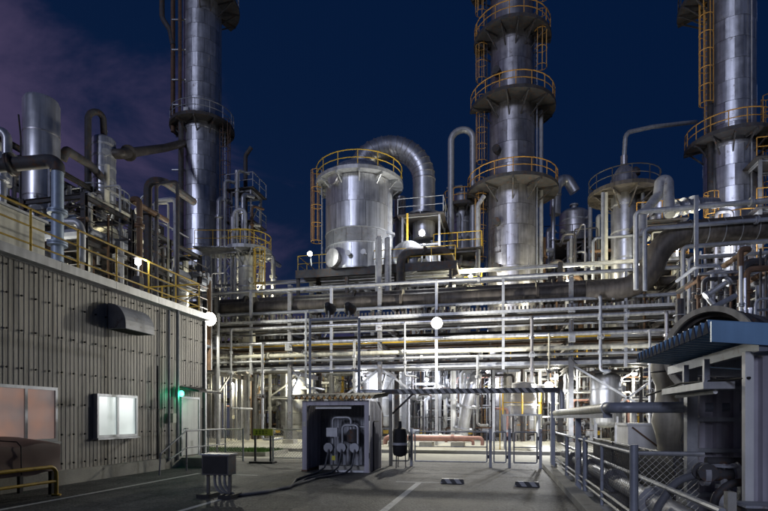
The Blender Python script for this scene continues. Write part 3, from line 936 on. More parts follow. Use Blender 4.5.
# pipe bridge over the gate
GY = 17.25
pb = empty('pipe_bridge', (-.5, GY, 0), 'goal-shaped pipe bridge with black and white hatched crossbar over gate', 'gantry')
ql, qr = at(391, 393, GY), at(553, 391, GY)
zb = 2.47
part('post', M['galv'], pb, 'box', ql.x - .06, ql.x + .06, GY - .06, GY + .06, 0, zb - .06)
part('post', M['blue'], pb, 'box', qr.x - .06, qr.x + .06, GY - .06, GY + .06, 0, zb - .06)
part('crossbar', M['dark'], pb, 'box', ql.x - .3, qr.x + .2, GY - .055, GY + .055, zb - .055, zb + .08)
part('hatched_guard', M['hatch'], pb, 'box', at(398, 0, GY).x, at(545, 0, GY).x, GY - .10, GY - .06, zb - .06, zb + .09)
part('knee_brace', M['dark'], pb, 'bar', (ql.x + .06, GY, 1.75), (ql.x + .75, GY, zb - .06), .06, .06)
part('carried_pipe', M['galv'], pb, 'tube', [(ql.x - 1.2, GY + .14, zb + .02), (qr.x + .28, GY + .14, zb + .02), (qr.x + .28, GY + .14, 1.78), (qr.x + .3, GY - .2, 1.78)], .09, 10, .2)

# gate
def leaf(px0, px1, label, mid=False, mesh=False):
    a, b = at(px0, 0, GY), at(px1, 0, GY)
    g = empty('gate_leaf', ((a.x + b.x) / 2, GY, 0), label, 'gate')
    part('frame', M['galv'], g, 'tube', [(a.x, GY, .17), (a.x, GY, 1.15), (b.x, GY, 1.15), (b.x, GY, .17), (a.x + .001, GY, .17)], .024, 8, .06)
    if mid: part('mid_rail', M['galv'], g, 'tube', [(a.x, GY, .66), (b.x, GY, .66)], .018, 6)
    if mesh: chainlink(g, (a.x, GY, .17), (b.x, GY, .17), .19, 1.13, .07, .006, M['galv'])
    for z in (.35, .95): part('hinge', M['dark'], g, 'cyl', (b.x + .05, GY, z - .06), (b.x + .05, GY, z + .06), .03, 8)
    return g
leaf(415, 487, 'wide open-framed pipe gate leaf under hatched pipe bridge', True)
leaf(494, 506, 'narrow pipe gate leaf between the two gate posts')
leaf(514, 537, 'small square pipe gate leaf before the yellow platform', True)
leaf(392, 409, 'short open-framed pipe fence panel beside black drum', True)
for px in (411.5, 490.5, 509.5, 540.5):
    q = at(px, 0, GY); g = MB(); g.box(q.x - .045, q.x + .045, GY - .045, GY + .045, 0, 1.24); g.box(q.x - .06, q.x + .06, GY - .06, GY + .06, 1.24, 1.26)
    tag(g.build('gate_post', M['paint'], None), 'square grey steel post of the pipe gate', 'post', 'gate posts')

# left fence with grass strip and sign stand
FY = 17.9
lf = empty('chain_link_fence', (-8.6, FY, 0), 'low chain-link fence panels between grey building and pump shelter', 'fence')
fp = [at(px, 0, FY).x for px in (199, 217, 243)]
fp2 = [at(px, 0, FY).x for px in (273, 303)]
for grp in (fp, fp2):
    part('top_rail', M['cream'], lf, 'tube', [(grp[0], FY, 1.18), (grp[-1], FY, 1.18)], .026, 8)
    part('bottom_rail', M['galv'], lf, 'tube', [(grp[0], FY, .14), (grp[-1], FY, .14)], .02, 8)
    chainlink(lf, (grp[0], FY, .14), (grp[-1], FY, .14), .15, 1.17, .075, .006, M['galv'])
    for x in grp: part('post', M['paint'], lf, 'cyl', (x, FY, 0), (x, FY, 1.22), .035, 8)
m = MB(); m.box(-16.5, -9.55, 20.2, 22.6, -.02, .16); struct(m.build('grass_bed_kerb', M['concrete'], None))
M['soil'] = mat('turf', (.05, .10, .02), .9, 0, .4, 6, bump=.8, bscale=40)
m = MB(); m.box(-16.4, -9.65, 20.3, 22.5, .1, .165); struct(m.build('turf_bed', M['soil'], None))
M['grass'] = mat('grass_blades', (.09, .20, .025), .7, 0, .3, 8)
m = MB()
for i in range(5200):
    x, y = RND.uniform(-16.35, -9.7), RND.uniform(20.35, 22.45); h = RND.uniform(.06, .16); a = RND.uniform(0, 6.28)
    dx, dy = math.cos(a) * .014, math.sin(a) * .014; lx, ly = RND.uniform(-.05, .05), RND.uniform(-.05, .05)
    m.add([(x - dx, y - dy, .16), (x + dx, y + dy, .16), (x + lx, y + ly, .16 + h)], [(0, 1, 2)])
g = m.build('grass', M['grass'], None, stuff=True); g['label'] = 'short green grass in kerbed bed behind chain-link fence'; g['category'] = 'grass'
ss = empty('sign_stand', at(263, 0, 17.2).xy.to_3d(), 'small yellow sign on a dark two-post stand by fence', 'sign')
qa, qb = at(254, 0, 17.2).x, at(272, 0, 17.2).x
for x in (qa + .05, qb - .05):
    part('post', M['dark'], ss, 'box', x - .03, x + .03, 17.17, 17.23, .05, 1.2)
part('foot', M['black'], ss, 'box', qa - .1, qb + .1, 17.0, 17.4, 0, .06)
sp = part('sign_plate', M['signy'], ss, 'box', qa + .0, qb + .06, 17.13, 17.165, .98, 1.22)
for i in range(4):
    x = qa + .1 + i * .125
    m = MB(); m.box(x, x + .07, 17.124, 17.128, 1.05, 1.065); m.box(x + .02, x + .035, 17.124, 17.128, 1.03, 1.17); m.box(x, x + .08, 17.1245, 17.1285, 1.13, 1.145)
    m.build('letter', M['black'], sp)

# wheel stops
for px, py in ((452.5, 483), (527, 486)):
    t = EYE * 522 / (py - 418); q = ad(px, py, t)
    o = MB(); o.add([(q.x + sx * (.26 if z else .29), q.y + sy * (.05 if z else .09), z * .11) for z in (0, 1) for sx, sy in ((-1, -1), (1, -1), (1, 1), (-1, 1))],
                    [(0, 3, 2, 1), (4, 5, 6, 7), (0, 1, 5, 4), (1, 2, 6, 5), (2, 3, 7, 6), (3, 0, 4, 7)])
    tag(o.build('wheel_stop', M['hatch'], None), 'short black and white hatched block on the asphalt', 'wheel stop', 'wheel stops on the asphalt')

# ================================================================== PIPE RACK
RY0, RY1 = 30.0, 35.2
rack = empty('pipe_rack', (-2, 32.6, 0), 'long grey steel pipe rack crossing behind the gate', 'pipe rack')
RXS = [-24, -17.5, -12.55, -6.9, 3.8, 9.2, 14.6, 20.5]
for i, x in enumerate(RXS):
    zt = {2: 9.75, 3: 12.3}.get(i, 9.75)
    part('column', M['rackp'], rack, 'hbeam', (x, RY0, 0), (x, RY0, zt), .23, .23)
    part('column', M['dark'], rack, 'hbeam', (x, RY1, 0), (x, RY1, 11.6), .3, .3)
    part('base_plate', M['concrete'], rack, 'box', x - .35, x + .35, RY0 - .35, RY0 + .35, 0, .3)
    for z in (4.55, 6.0, 7.35, 9.0):
        part('cross_beam', M['dark'], rack, 'hbeam', (x, RY0 + .14, z - .14), (x, RY1 - .16, z - .14), .18, .26)
    part('knee_brace', M['galv'], rack, 'bar', (x, RY0 + .2, 3.2), (x, RY0 + 1.6, 4.4), .1, .1)
for x, z0, mt in ((-3.52, 0, 'galv'), (.19, 4.3, 'galv'), (6.5, 4.3, 'galv'), (-15, 4.3, 'galv'), (-9.8, 4.3, 'galv'), (11.9, 4.3, 'galv')):
    part('hanger_post' if z0 else 'column', M[mt], rack, 'box', x - .075, x + .075, RY0 - .36, RY0 - .21, z0, 9.5)
for i in range(len(RXS) - 1):
    a, b = RXS[i] + .14, RXS[i + 1] - .14
    part('edge_beam', M['galv'], rack, 'hbeam', (a, RY0, 4.62), (b, RY0, 4.62), .2, .22)
    part('edge_beam', M['dark'], rack, 'hbeam', (a, RY1, 7.2), (b, RY1, 7.2), .2, .22)
    part('edge_beam', M['paint'], rack, 'hbeam', (a, RY1, 11.4), (b, RY1, 11.4), .2, .22)
# diagonal braces seen under the rack
for x0, x1, z0, z1 in ((-12.4, -10.2, 4.4, 2.6), (-7.1, -9.0, 4.4, 3.0), (-6.7, -4.6, 4.4, 2.9), (3.95, 7.9, 4.45, 1.9), (9.0, 5.8, 4.45, 2.0)):
    part('brace', M['galv'], rack, 'bar', (x0, RY0 + .1, z0), (x1, RY0 + .1, z1), .13, .1)

# pipes lying on the rack: (Y, Z, radius, material, X0, X1, words)
rows = [
 (29.72, 9.42, .10, 'galv', -23, 16.5, 'slim galvanised pipe along the very top front edge of pipe rack'),
 (29.78, 8.04, .10, 'blue', -23.5, 19, 'blue-grey pipe just below the thick brown pipe on rack'),
 (29.70, 7.10, .12, 'bright', -24, 19, 'bright lagged pipe at lamp height along the rack front'),
 (29.95, 6.74, .06, 'galv', -21, 12, 'thin galvanised pipe tucked below the bright lagged rack pipe'),
 (29.72, 6.16, .12, 'bright', -24, 19, 'bright lagged pipe below the cable tray on rack front'),
 (29.74, 5.40, .13, 'cream', -22.5, 15, 'cream lagged pipe low on the rack front'),
 (29.70, 5.06, .08, 'galv', -24, 14, 'thin galvanised pipe just under the cream lagged rack pipe'),
 (31.0, 7.65, .16, 'dark', -25, 21, 'dark pipe on the third rack tier, behind the cable tray'),
 (31.7, 7.62, .12, 'rust', -25, 21, 'rust-brown pipe on the third rack tier'),
 (32.5, 7.70, .20, 'brown', -25, 21, 'fat brown pipe on the third rack tier'),
 (33.4, 7.62, .14, 'paint', -25, 21, 'grey pipe on the third rack tier'),
 (34.3, 7.68, .20, 'brown', -25, 21, 'brown pipe at the rear of the third rack tier'),
 (31.0, 6.20, .07, 'yellow', -19, 6, 'slim yellow pipe on the second rack tier'),
 (31.5, 6.26, .12, 'paint', -25, 21, 'grey pipe on the second rack tier'),
 (32.3, 6.32, .18, 'brown', -25, 21, 'fat brown pipe on the second rack tier'),
 (33.2, 6.22, .11, 'rust', -25, 21, 'rust-brown pipe on the second rack tier'),
 (34.0, 6.28, .16, 'dark', -25, 21, 'dark pipe on the second rack tier'),
 (34.7, 6.22, .10, 'galv', -25, 21, 'galvanised pipe at the rear of second rack tier'),
 (30.7, 4.85, .14, 'dark', -25, 21, 'dark pipe on the lowest rack tier'),
 (31.4, 4.80, .12, 'rust', -25, 21, 'rust-brown pipe on the lowest rack tier'),
 (32.2, 4.90, .20, 'clad2', -25, 21, 'fat stained pipe on the lowest rack tier'),
 (33.1, 4.80, .12, 'paint', -25, 21, 'grey pipe on the lowest rack tier'),
 (34.1, 4.85, .16, 'brown', -25, 21, 'brown pipe on the lowest rack tier'),
 (32.2, 9.35, .28, 'brown', -25, 12, 'fat brown pipe on the top rack tier behind thick pipe'),
 (33.4, 9.25, .18, 'dark', -25, 21, 'dark pipe on the top rack tier'),
 (34.4, 9.30, .24, 'clad2', -25, 13, 'stained pipe at rear of the top rack tier'),
 (34.9, 10.6, .14, 'galv', -25, 3, 'galvanised pipe raised above the rear of rack'),
]
for Y, Z, r, mt, x0, x1, lb in rows:
    if lb is None: continue
    n = max(2, int((x1 - x0) / 6))
    fl = [(0, (i + RND.uniform(.2, .8)) / n) for i in range(n)] if r > .13 else [(0, RND.uniform(.2, .8))]
    o = pipe(lb, [(x0, Y, Z), (x1, Y, Z)], r, M[mt], n=12, flanges=fl, name='rack_pipe')
    if r > .13 and mt not in ('brown',):
        for i in range(2):
            if Y < 30.2 or Z > 7: continue
            q = V((RND.uniform(x0 + 2, x1 - 2), Y, Z + r * .5)); valve(o, q, 0, .7, lite=i == 0)
# U-bolt shoes: saddles under the front pipes, each part of the rack
for x in RXS + [-3.52, .19]:
    for z in (8.04, 7.10, 6.16, 5.38, 9.42):
        part('pipe_clip', M['galv'], rack, 'box', x - .06, x + .06, RY0 - .34, RY0 - .14, z - .19, z - .155)
# the thick brown pipe with its S-bend at the right
b0 = at(200, 306, 30.55)
zl, zh = 8.55, at(720, 226, 29.0).z
pts = [(-24, 30.55, zl), (5.6, 30.55, zl)]
o = pipe('thick weathered brown pipe lying along the top of pipe rack', pts, .44, M['brown'], n=20, flanges=[(0, .3), (0, .62), (0, .88)], name='rack_pipe')
sx = at(656, 0, 29.6).x
pts = [(4.6, 30.2, zl - .12), (sx - .45, 29.8, zl - .12), (sx + .35, 29.7, zh), (24, 29.7, zh + .05)]
o = pipe('huge grey-brown S-bent pipe climbing above the rack', pts, .62, M['brown'], 1.9, n=24, flanges=[(2, .35), (2, .75)], name='rack_pipe')
for i in range(14):
    q = V((sx + 1.6 + i * .75, 29.7, zh)); part('lagging_band', M['galv'], o, 'lathe', [(.622, -.02), (.632, -.02), (.632, .02), (.622, .02)], 24, q + V((0, 0, .05 * i / 14)), (1, 0, 0))
# cable tray: ladder type
ct = empty('cable_tray', (-2, 29.75, 7.42), 'long ladder cable tray with rungs along the rack front', 'cable tray')
for yy in (29.55, 29.95): part('side_rail', M['galv'], ct, 'box', -23, 14, yy - .015, yy + .015, 7.40, 7.56)
m = MB(); x = -22.9
while x < 13.9:
    m.box(x, x + .05, 29.57, 29.93, 7.44, 7.47); x += .3
m.build('rungs', M['galv'], ct, stuff=True)
m = MB()
for yy in (29.63, 29.71, 29.79, 29.87): m.tube([(-23, yy, 7.5), (14, yy, 7.5)], .03, 6)
m.build('cables', M['black'], ct)
m = MB(); x = -22
while x < 13.5:
    m.box(x, x + .10, 29.52, 29.545, 7.56, 7.74); x += .22
m.build('cable_cleats', M['dark'], ct, stuff=True)

# pipe drops, junction boxes and sagging cables on the rack front
for i, (x, z0, z1, r, mt) in enumerate(((-16.2, 7.1, 2.2, .07, 'galv'), (-14.1, 6.16, .3, .09, 'clad'), (-11.3, 8.04, 3.4, .06, 'blue'), (-8.3, 6.16, 3.0, .08, 'galv'), (-5.3, 7.1, 4.0, .05, 'paint'), (-1.2, 5.06, 1.2, .07, 'galv'), (1.7, 7.1, 3.3, .09, 'clad2'), (2.6, 6.16, 2.4, .05, 'cream'), (5.2, 8.04, 4.1, .08, 'blue'), (7.6, 6.16, .4, .07, 'galv'), (8.4, 7.1, 3.0, .10, 'clad2'))):
    o = pipe('%s drop pipe leaving the rack front, with elbow and valve' % {'galv': 'galvanised', 'clad': 'silver', 'blue': 'blue-grey', 'paint': 'grey', 'clad2': 'stained', 'cream': 'cream'}[mt], [(x, 29.72, z0), (x, 29.42, z0), (x, 29.42, z1), (x + .5, 29.5, z1), (x + .5, 31.2, z1)], r, M[mt], .18, n=8, name='drop_pipe', flanges=[(1, .3), (1, .75)])
    valve(o, (x, 29.42, z0 * .45 + z1 * .55), 0, .45 + r * 3, lite=i % 2 == 0, tilt=1.57)
for i, (x, z) in enumerate(((-12.55, 5.7), (-6.9, 6.7), (3.8, 5.7), (3.8, 7.3), (-17.5, 5.9), (9.2, 5.8))):
    j = empty('junction_box', (x, 29.75, z), 'small grey junction box bolted to a rack column', 'junction box')
    part('case', M['galv'] if i % 2 else M['white'], j, 'box', x - .17, x + .17, 29.62, 29.87, z, z + .45)
    part('door', M['paint'], j, 'box', x - .14, x + .14, 29.605, 29.618, z + .04, z + .41)
    part('conduit', M['dark'], j, 'tube', [(x, 29.75, z), (x, 29.75, z - .9), (x + .3, 29.75, z - 1.2)], .025, 6, .15)
for i, (xa, xb, z, sg) in enumerate(((-17.3, -12.7, 7.0, .35), (-12.4, -7.0, 5.9, .3), (-6.7, -3.6, 6.9, .25), (3.9, 9.0, 6.95, .4))):
    pts = [(xa + (xb - xa) * k / 12, 29.5, z - sg * 4 * (k / 12) * (1 - k / 12)) for k in range(13)]
    m = MB(); m.tube(pts, .022, 5); tag(m.build('sagging_cable', M['black'], None), 'black cable sagging between two rack columns', 'cable')
# rack lamps
lp = at(437, 323, 28.4)
floodlight('brightly lit floodlight clamped to slim rack column above gate', lp, (0, -1, -.25), 2400, (1, .95, .82), size=.28, mount=(lp.x, 29.6, lp.z + .05))
lp2 = at(210, 319, 27.2)
l2 = floodlight('brightly lit large floodlight on a tall pole by grey building end', lp2, (.1, -1, -.2), 2200, (1, .97, .80), size=.36, mount=(lp2.x, 28.1, lp2.z))
m = MB(); q = at(217, 0, 28.1); m.cyl((lp2.x, 28.1, 0), (lp2.x, 28.1, lp2.z + .5), .11, 10, .08); 
po = m.build('lamp_pole', M['galv'], None); tag(po, 'tall galvanised pole carrying the large floodlight near building end', 'pole')
part('base_plate', M['galv'], po, 'box', lp2.x - .25, lp2.x + .25, 27.85, 28.35, 0, .04)
lp6 = at(549, 385, 27.6)
floodlight('brightly lit lamp low above the yellow platform', lp6, (-.2, -.8, -.5), 1900, (.97, .98, 1), size=.2, mount=(lp6.x, 29.9, 4.5))

# ================================================================== TOWERS
# left tower
p1 = ad(202.5, 0, 42)
t1 = tower('tall pale panelled tower with brown risers behind grey building', p1, [(0, 14, 1.54), (14, 24.4, 1.50), (24.4, 38, 1.47)], 1.15, 10, M['clad'], 9)
ring_platform(t1, p1, 24.8, 1.5, 2.5, RAD(-20), RAD(340), M['blue'], M['dark'], 14, 10)
ring_platform(t1, p1, 34.6, 1.47, 2.9, RAD(-80), RAD(70), M['blue'], M['dark'], 6, 5)
ring_platform(t1, p1, 13.3, 1.54, 2.6, RAD(170), RAD(300), M['yellow'], M['galv'], 6, 5)
u = V((math.cos(RAD(-80)), math.sin(RAD(-80)), 0))
part('riser', M['rust'], t1, 'tube', [ad(173, 132, 41.2), ad(173, -40, 41.2)], .17, 10)
part('riser', M['rust'], t1, 'tube', [ad(180, 132, 40.6), ad(180, -40, 40.6)], .14, 10)
part('riser', M['dark'], t1, 'tube', [ad(181, 320, 40.6), ad(181, 120, 40.6)], .2, 10)
part('riser', M['dark'], t1, 'tube', [ad(173, 45, 41.2), ad(170, 30, 41.2), ad(162, 18, 41.2), ad(162, -20, 41.2)], .2, 10, 1.0)
for py in (20, 50, 80, 105, 170, 200, 230):
    part('riser_clip', M['galv'], t1, 'bar', ad(172, py, 40.9), ad(186, py, 40.9), .12, .08)
ladder(t1, ad(222.5, 290, 41.5), ad(0, 126, 42).z, RAD(-30), M['blue'], True, M['rust'])
part('instrument_box', M['white'], t1, 'box', p1.x - .5, p1.x - .1, p1.y - 1.85, p1.y - 1.6, 25.1, 25.6)

# annex of the left tower: truss-legged platform, lit column, stacks
c2 = ad(247, 0, 37)
v = vdrum('pale green-lit column with caged yellow ladder beside left tower', c2, 6.0, 12.9, .60, M['cream'], name='annex_column', cat='column', legs=True, bands=5)
ring_platform(v, c2, 13.3, .5, 1.75, RAD(-110), RAD(80), M['yellow'], M['galv'], 6, 5)
q = ad(259, 300, 36.2); ladder(v, (q.x, q.y, 8.6), 13.2, RAD(-60), M['yellow'], True)
ann = empty('truss_platform', ad(222, 0, 36).xy.to_3d(), 'grated platform with yellow rails on slim lattice legs by left tower', 'platform')
za = ad(0, 248, 36).z
A, B = ad(196, 248, 36), ad(250, 248, 36)
d = MB(); 
for i in range(13):
    f = i / 12; x = A.x + (B.x - A.x) * f; y0 = A.y + (B.y - A.y) * f
    d.box(x - .14, x + .14, y0 - .2, y0 + 2.4, za, za + .08)
d.box(A.x - .2, B.x + .2, A.y + 0.9, A.y + 1.1, za - .2, za - .005)
d.build('deck', M['galv'], ann)
railing(ann, [(A.x, A.y - .15, za + .08), (B.x, B.y - .15, za + .08), (B.x, B.y + 2.4, za + .08)], M['yellow'], spacing=1.3)
for px in (206, 216, 226, 236):
    q = ad(px, 0, 36.6)
    for s in (-.22, .22):
        part('lattice_leg', M['galv'], ann, 'bar', (q.x + s, q.y + .3, 0), (q.x + s, q.y + .3, za), .07, .07)
    m = MB(); z = 5.0; sgn = 1
    while z < za - .5:
        m.bar((q.x - .22 * sgn, q.y + .3, z), (q.x + .22 * sgn, q.y + .3, z + .5), .045, .045); z += .5; sgn = -sgn
    m.build('lacing', M['galv'], ann)
for px, top, t_, r_, mt, lb in ((237, 171, 40, .17, 'clad2', 'tall grey vent pipe with ladder rungs beside left tower'), (245.5, 148, 41, .16, 'dark', 'tallest thin black stack with bent tip beside left tower')):
    q = ad(px, top, t_); 
    pipe(lb, [(q.x, q.y, 0), (q.x, q.y, q.z - .6), (q.x + (.0 if px < 240 else .5), q.y, q.z)], r_, M[mt], .5, flanges=[(0, .5), (0, .7), (0, .85)], name='vent_stack', cat='stack')
q = ad(232, 0, 39.5)
st = steel_frame('narrow grey steel access frame with railed decks beside left tower', [q.x - .3, q.x + 1.3], [q.y + .5, q.y + 2.2], [0, 6, 10, 14, 16.5, 19], M['paint'], .13, .13, True, decks=(14, 16.5, 19), rail=M['paint'])
for k, (dx, zt_, r_, mt) in enumerate(((-.9, 18.2, .2, 'clad'), (-.5, 19.6, .12, 'paint'), (.1, 17.0, .26, 'clad2'), (.6, 20.2, .1, 'galv'), (1.0, 18.4, .18, 'clad'), (1.5, 16.2, .14, 'paint'), (1.8, 17.4, .09, 'rust'))):
    pipe('%s riser in the tight pipe cluster beside left tower' % ('slim galvanised', 'silver', 'grey', 'stained', 'rust-brown')[('galv', 'clad', 'paint', 'clad2', 'rust').index(mt)], [(q.x + dx, q.y - .3 + .15 * (k % 3), 0), (q.x + dx, q.y - .3 + .15 * (k % 3), zt_), (q.x + dx + .5, q.y + .6, zt_ + .02)], r_, M[mt], .35, n=10, flanges=[(0, .6), (0, .78), (0, .92)], name='riser_pipe')
q = ad(234, 210, 38)
pipe('hooped grey pipe rising through the truss platform', [(q.x, q.y, 8), (q.x, q.y, q.z), (q.x + .9, q.y, q.z), (q.x + .9, q.y, 13)], .13, M['paint'], .4, name='hooped_pipe')

# ------------------------------------------------------------------ dome drum on the raised deck
c3 = ad(359.5, 0, 37); r3 = 2.38
DZ = 11.55
dk = steel_frame('raised steel deck behind the rack carrying the domed drum', [c3.x - 3.6, c3.x - .2, c3.x + 3.2, c3.x + 6.6], [33.2 + 2.6, 40.5], [0, 6, DZ], M['paint'], .3, .3, True, name='vessel_deck')
m = MB(); m.box(c3.x - 4, c3.x + 7, 35.4 - 1.6, 41, DZ + .02, DZ + .12); dd = m.build('deck_plate', M['dark'], dk)
part('deck_edge', M['dark'], dk, 'box', c3.x - 4.02, c3.x + 7.02, 33.74, 33.78, DZ - .35, DZ + .2)
for x in (c3.x - 3.9, c3.x - .4, c3.x + 3.1, c3.x + 6.6): part('prop', M['dark'], dk, 'hbeam', (x, 33.95, 9.2), (x, 33.95, DZ), .2, .2)
railing(dk, [(c3.x - 3.9, 40.8, DZ + .12), (c3.x - 3.9, 33.9, DZ + .12), (c3.x + 6.9, 33.9, DZ + .12)], M['yellow'], part_of=dd, spacing=1.6)
dv = empty('domed_drum', (c3.x, c3.y, DZ + .12), 'large silver domed drum with ring platform and dark band', 'vessel')
zt = 18.0
prof = [(r3 - .05, DZ + .12), (r3 - .05, zt + .3)] + [(r3 * .97 * math.cos(a), zt + .3 + 1.25 * math.sin(a)) for a in [i * math.pi / 14 for i in range(1, 7)]]
part('shell', M['bright'], dv, 'lathe', prof, 40, (c3.x, c3.y, 0))
n = 14; ang = 2 * math.pi / n
for z0, z1, mt, k in ((DZ + .15, 13.35, M['bright'], 'a'), (13.35, 14.35, M['rackp'], 'b'), (14.35, 16.1, M['bright'], 'a'), (16.1, 17.9, M['clad'], 'c')):
    me = panel_mesh(r3, z1 - z0, ang, k)
    for j in range(n): inst('cladding_panel', me, mt, dv, (c3.x, c3.y, z0), (0, 0, j * ang + z0))
for z in (13.35, 14.35): part('girth_ring', M['galv'], dv, 'lathe', [(r3, z - .04), (r3 + .05, z - .03), (r3 + .05, z + .03), (r3, z + .04)], 40, (c3.x, c3.y, 0))
ring_platform(dv, c3, zt, r3, r3 + .72, RAD(-180), RAD(180), M['yellow'], M['galv'], 14, 12)
q = ad(322, 0, 36.6); ladder(dv, (q.x, q.y, DZ + .2), zt + .9, RAD(192), M['paint'], True, M['orange'])
# manholes
for px, py, rr in ((333, 258, .62), (334, 178, .45)):
    q = ad(px, py, 35); u = (V((q.x, q.y, 0)) - V((c3.x, c3.y, 0))).normalized()
    b = V((c3.x, c3.y, q.z)) + u * (r3 - .1)
    m = MB(); m.cyl(b, b + u * .42, rr * .8, 18); m.cyl(b + u * .36, b + u * .46, rr, 20); m.build('manhole', M['clad2'], dv)
for px in (350, 366):
    q = ad(px, 255, 34.8); m = MB(); m.cyl((q.x, c3.y - r3 + .1, q.z), (q.x, c3.y - r3 - .4, q.z), .1, 10); m.cyl((q.x, c3.y - r3 - .34, q.z), (q.x, c3.y - r3 - .42, q.z), .18, 12); m.build('nozzle', M['galv'], dv)
# big over-head duct
D = lambda px, py: ad(px, py, 37.4)
o = pipe('fat silver elbow duct arching from the domed drum down', [D(357, 235), D(356, 149), D(424, 147), D(424, 240)], .80, M['clad'], 2.42, n=22, flanges=[(2, .75)], name='elbow_duct', cat='duct')
# lobster-back seams round the elbow
path = fillet([D(357, 235), D(356, 149), D(424, 147), D(424, 240)], 2.42, 9)
for i in range(1, len(path) - 1):
    part('seam_ring', M['clad2'], o, 'lathe', [(.79, -.03), (.83, -.03), (.83, .03), (.79, .03)], 22, path[i], path[i + 1] - path[i - 1])

# rear column and pipes right of the drum
q = ad(400, 0, 40)
pipe('dark standpipe between the domed drum and elbow duct', [(q.x, q.y, DZ), (q.x, q.y, ad(0, 198, 40).z)], .45, M['clad2'], n=16, flanges=[(0, .4), (0, .75)], name='standpipe')
q = ad(388, 0, 36)
pipe('grey standpipe hugging the right side of domed drum', [(q.x, q.y, DZ), (q.x, q.y, 16.9), (q.x - .5, q.y + .5, 17.6)], .3, M['paint'], .5, n=14, flanges=[(0, .5)], name='standpipe')
hdrum('short silver horizontal drum end-on under elbow duct', ad(412, 262, 36.3), 2.6, 1.05, (.15, 1, 0), M['bright'], DZ + .12)
q = ad(412, 0, 35.2)
ex = steel_frame('small yellow-railed steel frame around the elbow duct foot', [ad(404, 0, 36.6).x, ad(441, 0, 36.6).x], [35.6, 39.2], [DZ + .12, 13.6, 15.6], M['paint'], .14, .14, False, decks=(15.5,), rail=M['galv'], z_base=DZ + .12)
part('yellow_post', M['yellow'], ex, 'box', ad(406, 0, 35.2).x - .06, ad(406, 0, 35.2).x + .06, 35.18, 35.3, DZ + .12, 15.6)
pipe('dark pipe hump crossing in front of the short silver drum', [ad(401, 284, 34.4), ad(401, 252, 34.4), ad(447, 250, 34.4), ad(456, 276, 34.4)], .3, M['dark'], .8, n=14, flanges=[(1, .5)], name='hump_pipe')
for px, lb in ((378.5, 'left of two grey round-topped standpipes before domed drum'), (388, 'right of two grey round-topped standpipes before domed drum')):
    lb = lb.replace('left of two grey', 'grey capped').replace('right of two grey', 'grey capped').replace('round-topped standpipes', 'round-topped standpipe')
    q = ad(px, 240, 33.8); o = pipe(lb, [(q.x, q.y, 9.6), (q.x, q.y, q.z)], .22, M['paint'], n=14, name='standpipe', group='capped standpipes before the drum')
    part('cap', M['paint'], o, 'lathe', [(rr, zz) for rr, zz in head(.22, .18)], 14, q)
vdrum('slim bright vertical drum beside the short silver drum', ad(432, 0, 37), DZ + .9, 13.6, .42, M['bright'], legs=False)
lp3 = ad(422, 233, 34.6)
floodlight('brightly lit floodlight on the deck frame under elbow duct', lp3, (0, -.8, -.3), 520, (.95, .97, 1), size=.20, mount=(lp3.x, 35.5, lp3.z + .2), lens='lamp_cool', lightoff=.35)
lp4 = ad(310, 254, 34.2)
floodlight('small lit lamp at foot of the domed drum ladder', lp4, (.2, -.9, 0), 160, (.95, 1, .9), size=.16, mount=(lp4.x, lp4.y + .3, DZ + .1))

# ------------------------------------------------------------------ middle tower
p2 = ad(512, 0, 38)
t2 = tower('tallest dark grey tower with three round yellow-railed platforms', p2, [(0, 18.0, 1.75), (18.0, 24.0, 1.62), (24.0, 40, 1.52)], 1.45, 7, M['clad2'], 8)
ring_platform(t2, p2, 17.95, 1.75, 3.25, RAD(-180), RAD(180), M['orange'], M['dark'], 16, 10)
ring_platform(t2, p2, 23.9, 1.6, 3.05, RAD(-170), RAD(60), M['orange'], M['dark'], 11, 8)
ring_platform(t2, p2, 28.9, 1.52, 2.75, RAD(-200), RAD(10), M['orange'], M['dark'], 10, 8)
ring_platform(t2, p2, 33.2, 1.52, 3.1, RAD(150), RAD(250), M['orange'], M['dark'], 5, 4)
for a, z0, z1 in ((196, 11.0, 18.9), (194, 18.0, 24.9), (192, 24, 29.9), (188, 29, 34), (-28, 24, 30), (-22, 29, 36)):
    a = RAD(a); rr = 1.95 if z0 < 18 else 1.85
    ladder(t2, (p2.x + math.cos(a) * rr, p2.y + math.sin(a) * rr, z0), z1, a, M['dark'], True, M['orange'])
q = ad(537, 0, 36.9)
part('riser', M['blue'], t2, 'tube', [(q.x, q.y, 9), (q.x, q.y, 40)], .06, 8)
q = ad(541, 0, 37.4)
part('riser', M['paint'], t2, 'tube', [(q.x, q.y, 9), (q.x, q.y, 23.6)], .15, 10)
part('riser', M['paint'], t2, 'tube', [ad(478, 290, 36.6), ad(478, 205, 36.6), ad(484, 196, 36.6)], .16, 10, .4)
for z in (12.2, 15.4, 20.5, 26): part('manhole', M['dark'], t2, 'cyl', (p2.x - 1.0, p2.y - 1.3, z), (p2.x - 1.15, p2.y - 1.75, z), .28, 14)
